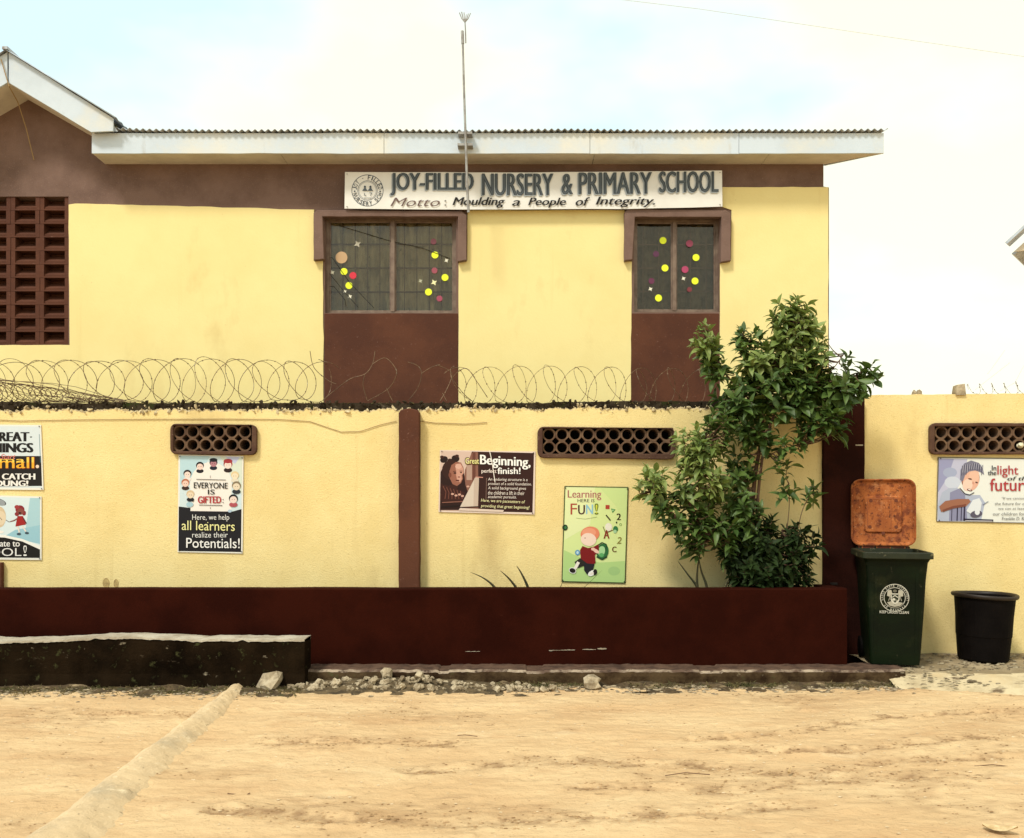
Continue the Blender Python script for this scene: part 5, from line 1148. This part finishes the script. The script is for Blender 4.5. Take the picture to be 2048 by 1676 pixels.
def make_plant(name, label, cat, branches, clusters, mats_, seed, base, npart=300, leafn='leaf'):
    """branches: [(pixel points with depth, r0, r1)]; clusters: (px, py, D, rx, ry, rd, twigs, leaf size, material index)"""
    r2 = random.Random(seed); pe = empty(name, base, label, cat); skel = []
    for pts, r0, r1 in branches:
        P_ = catmull([W(*p) for p in pts]); n_ = len(P_); skel += P_
        MB().tube(P_, [r0+(r1-r0)*i/(n_-1) for i in range(n_)], 7).out('stem', BARK, pe)
    leaves = []; tw = MB()
    for (px, py, D, rx, ry, rd, nt, ls, mi_) in clusters:
        c = W(px, py, D); RX, RZ = rx/FOC*D, ry/FOC*D
        for _ in range(int(nt*1.45+.5)):
            while 1:
                q_ = Vector((r2.uniform(-1, 1), r2.uniform(-1, 1), r2.uniform(-1, 1)))
                if .15 < q_.length < 1: break
            q_ = q_.normalized()*q_.length**.55
            e_ = c+Vector((q_.x*RX, q_.y*rd, q_.z*RZ))
            if e_.z < 2.62 and e_.y > DW-.12: e_.y = DW-.12-r2.uniform(0, .15)
            if e_.y > DB-.3: e_.y = DB-.3
            s0 = min(skel, key=lambda p: (p-e_).length_squared*(1+.3*r2.random())+(.15 if p.z > e_.z+.05 else 0))
            mid = (s0+e_)/2+Vector((r2.uniform(-.04, .04), r2.uniform(-.04, .04), -.03-.05*r2.random()*(e_-s0).length))
            tp = catmull([s0, mid, e_], 4); tw.tube(tp, [.007-.005*i/(len(tp)-1) for i in range(len(tp))], 4)
            ax_ = (tp[-1]-tp[-3]); ax_ = ax_.normalized() if ax_.length > 1e-5 else Vector((0, 0, 1)); ax_ = (ax_+Vector((q_.x*.4, q_.y*.2-.1, .55))).normalized()
            nl = r2.randint(7, 11); ph = r2.uniform(0, 6); side = ax_.orthogonal().normalized()
            for k in range(nl):
                ph += 2.4; t = k/nl; el = .15+.95*(t**1.1)                       # tip leaves point more along the axis
                o = side.copy(); o.rotate(Matrix.Rotation(ph, 3, ax_))
                d = (o*math.cos(el)+ax_*math.sin(el)+Vector((0, 0, -.25*(1-t)))).normalized()
                pos = e_-ax_*(.13*(1-t))
                L = ls*1.24*r2.uniform(.5, 1.32)*(1-.35*t)
                nrm = (ax_+Vector((0, -.2, .5))+Vector((r2.gauss(0, .25), r2.gauss(0, .25), 0))); nrm = (nrm-d*nrm.dot(d))
                nrm = nrm.normalized() if nrm.length > 1e-4 else d.orthogonal().normalized()
                xx = d.cross(nrm).normalized(); nrm = xx.cross(d)
                M = Matrix((xx, d, nrm)).transposed().to_4x4()
                leaves.append((pos, M, L, r2.randrange(5), mi_, r2.uniform(.85, 1.25)))
    tw.out('twigs', BARK, pe, kind='stuff')
    leaves.sort(key=lambda l: l[0].y-l[2]*6)
    sh = {}
    for (pos, M, L, si, mi_, wf) in leaves[:npart]:
        if (si, mi_) not in sh:
            me_ = bpy.data.meshes.new(leafn); me_.from_pydata(*[lshapes[si][0], [], lshapes[si][1]]); me_.materials.append(mats_[mi_]); me_.polygons.foreach_set('use_smooth', [True]*len(me_.polygons)); me_.update(); sh[(si, mi_)] = me_
        link(leafn, sh[(si, mi_)], pe, pos, M.to_euler(), (L*wf, L, L))
    b_ = MB()
    for (pos, M, L, si, mi_, wf) in leaves[npart:]:
        b_.cur = mi_; M3 = M.to_3x3(); b_.add([pos+M3 @ Vector((v[0]*L*wf, v[1]*L, v[2]*L)) for v in lshapes[si][0]], lshapes[si][1])
    if b_.v: b_.out('foliage', mats_, pe, kind='stuff', smooth=True)
    print(name, len(leaves)); return pe
DT = 8.42
br = [([(1502, 1185, DT), (1503, 1060, DT), (1509, 960, DT-.02), (1522, 880, DT), (1530, 800, DT), (1545, 740, DT), (1570, 680, DT), (1590, 605, DT)], .024, .008),
      ([(1514, 1185, DT-.03), (1513, 1050, DT-.05), (1520, 950, DT-.05), (1534, 870, DT-.05), (1560, 810, DT-.05), (1610, 770, DT-.08), (1660, 760, DT-.1)], .018, .006),
      ([(1490, 1180, DT-.05), (1465, 1115, DT-.1), (1415, 1070, DT-.14), (1380, 1010, DT-.16), (1385, 930, DT-.16), (1400, 880, DT-.16)], .018, .006),
      ([(1415, 1070, DT-.14), (1350, 1030, DT-.2), (1300, 985, DT-.22)], .010, .005),
      ([(1528, 830, DT), (1490, 790, DT-.05), (1445, 740, DT-.05), (1415, 690, DT-.05), (1408, 660, DT-.05)], .010, .005),
      ([(1660, 760, DT-.1), (1700, 750, DT-.1), (1740, 738, DT-.1)], .006, .003),
      ([(1640, 770, DT-.08), (1672, 730, DT-.1), (1690, 705, DT-.1)], .005, .003),
      ([(1540, 790, DT), (1510, 740, DT), (1490, 680, DT)], .008, .004),
      ([(1520, 920, DT-.05), (1560, 900, DT-.08), (1600, 890, DT-.08)], .005, .003),
      ([(1570, 1090, DT-.1), (1578, 1020, DT-.1), (1578, 968, DT-.1)], .004, .003),
      ([(1590, 1090, DT-.12), (1605, 1020, DT-.12), (1630, 975, DT-.12)], .004, .003)]
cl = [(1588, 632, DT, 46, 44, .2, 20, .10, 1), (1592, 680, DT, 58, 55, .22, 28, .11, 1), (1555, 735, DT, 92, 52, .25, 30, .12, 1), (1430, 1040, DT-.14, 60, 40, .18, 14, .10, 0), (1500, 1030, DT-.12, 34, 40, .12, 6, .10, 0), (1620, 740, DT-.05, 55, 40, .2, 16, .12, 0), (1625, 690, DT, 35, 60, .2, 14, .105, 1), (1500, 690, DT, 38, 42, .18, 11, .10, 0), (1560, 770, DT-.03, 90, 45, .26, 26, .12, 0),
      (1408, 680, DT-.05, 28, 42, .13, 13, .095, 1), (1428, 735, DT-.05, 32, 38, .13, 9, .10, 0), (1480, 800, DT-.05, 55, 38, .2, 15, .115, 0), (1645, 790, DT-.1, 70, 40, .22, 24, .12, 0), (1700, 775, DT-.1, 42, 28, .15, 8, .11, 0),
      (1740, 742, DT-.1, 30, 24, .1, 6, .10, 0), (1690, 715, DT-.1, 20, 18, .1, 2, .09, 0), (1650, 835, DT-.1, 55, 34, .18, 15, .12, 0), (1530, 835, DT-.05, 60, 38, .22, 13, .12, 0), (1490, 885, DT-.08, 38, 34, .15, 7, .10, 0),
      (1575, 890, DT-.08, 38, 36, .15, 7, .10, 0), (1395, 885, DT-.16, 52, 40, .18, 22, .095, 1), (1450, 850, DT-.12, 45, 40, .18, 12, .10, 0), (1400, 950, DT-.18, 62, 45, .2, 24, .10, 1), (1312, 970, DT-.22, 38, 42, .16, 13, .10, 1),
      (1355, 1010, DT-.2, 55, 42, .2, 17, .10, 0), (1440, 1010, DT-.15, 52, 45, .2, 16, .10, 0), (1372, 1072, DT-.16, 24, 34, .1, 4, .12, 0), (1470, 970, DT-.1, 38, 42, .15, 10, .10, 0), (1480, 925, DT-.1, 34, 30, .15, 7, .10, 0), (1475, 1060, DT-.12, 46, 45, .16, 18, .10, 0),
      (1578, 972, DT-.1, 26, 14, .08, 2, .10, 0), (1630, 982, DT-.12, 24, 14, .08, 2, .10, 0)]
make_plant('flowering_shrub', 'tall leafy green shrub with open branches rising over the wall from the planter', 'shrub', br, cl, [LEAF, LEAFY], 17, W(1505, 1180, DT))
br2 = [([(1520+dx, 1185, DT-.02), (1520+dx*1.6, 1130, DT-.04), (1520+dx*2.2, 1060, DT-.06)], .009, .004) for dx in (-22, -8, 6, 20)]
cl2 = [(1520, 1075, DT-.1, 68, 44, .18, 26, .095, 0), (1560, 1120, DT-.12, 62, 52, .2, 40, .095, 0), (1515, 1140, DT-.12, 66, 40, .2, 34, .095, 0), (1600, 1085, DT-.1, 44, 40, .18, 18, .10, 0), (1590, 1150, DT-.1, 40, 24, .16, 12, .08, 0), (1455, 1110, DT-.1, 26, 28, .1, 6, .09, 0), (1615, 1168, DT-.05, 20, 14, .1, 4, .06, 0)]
make_plant('shaded_low_clump', 'dense low leaf clump of the tall shrub, its shade put into dark leaves', 'bush', br2, cl2, [LEAFD], 23, W(1540, 1180, DT-.05))  # lower leaves built as a plant of their own to carry the painted shade
def blades(label, D, specs, w=.032):
    e_ = empty('spiky_plant', W(specs[0][0][0], 1182, D), label, 'plant')
    for pts in specs:
        P_ = catmull([W(x, y, D) for x, y in pts], 4); b_ = MB(); n_ = len(P_); v, f = [], []
        for i, p in enumerate(P_):
            t = i/(n_-1); ww = w*(1-t)**.7*.5+.0006; s_ = Vector((1, 0, .3)).normalized()*ww
            v += [p-s_, p+Vector((0, -ww*.8, 0)), p+s_, p+Vector((0, .002, 0))]
        for i in range(n_-1):
            for k in range(4): q = i*4+k; q2 = i*4+(k+1) % 4; f.append((q, q2, q2+4, q+4))
        build('blade', v, f, BLADE, e_)
blades('clump of three thin arching blades in the planter before the child-at-laptop poster', 8.35, [[(1004, 1195), (985, 1170), (965, 1155), (940, 1144)], [(1044, 1195), (1030, 1172), (1015, 1154), (1000, 1141)], [(1062, 1195), (1054, 1170), (1043, 1147), (1033, 1131)]])
blades('pair of thin spiky stalks in the planter before the pale green poster', 8.35, [[(1116, 1195), (1120, 1178), (1126, 1160)], [(1160, 1195), (1166, 1178), (1184, 1160), (1204, 1141)]], .012)
blades('clump of four upright spiky blades in the planter beside the dark leaf clump', 8.3, [[(1402, 1200), (1393, 1172), (1375, 1148), (1355, 1121)], [(1398, 1200), (1394, 1165), (1396, 1130), (1403, 1096)], [(1418, 1200), (1412, 1168), (1402, 1140), (1398, 1115)], [(1446, 1200), (1452, 1172), (1464, 1140)]])
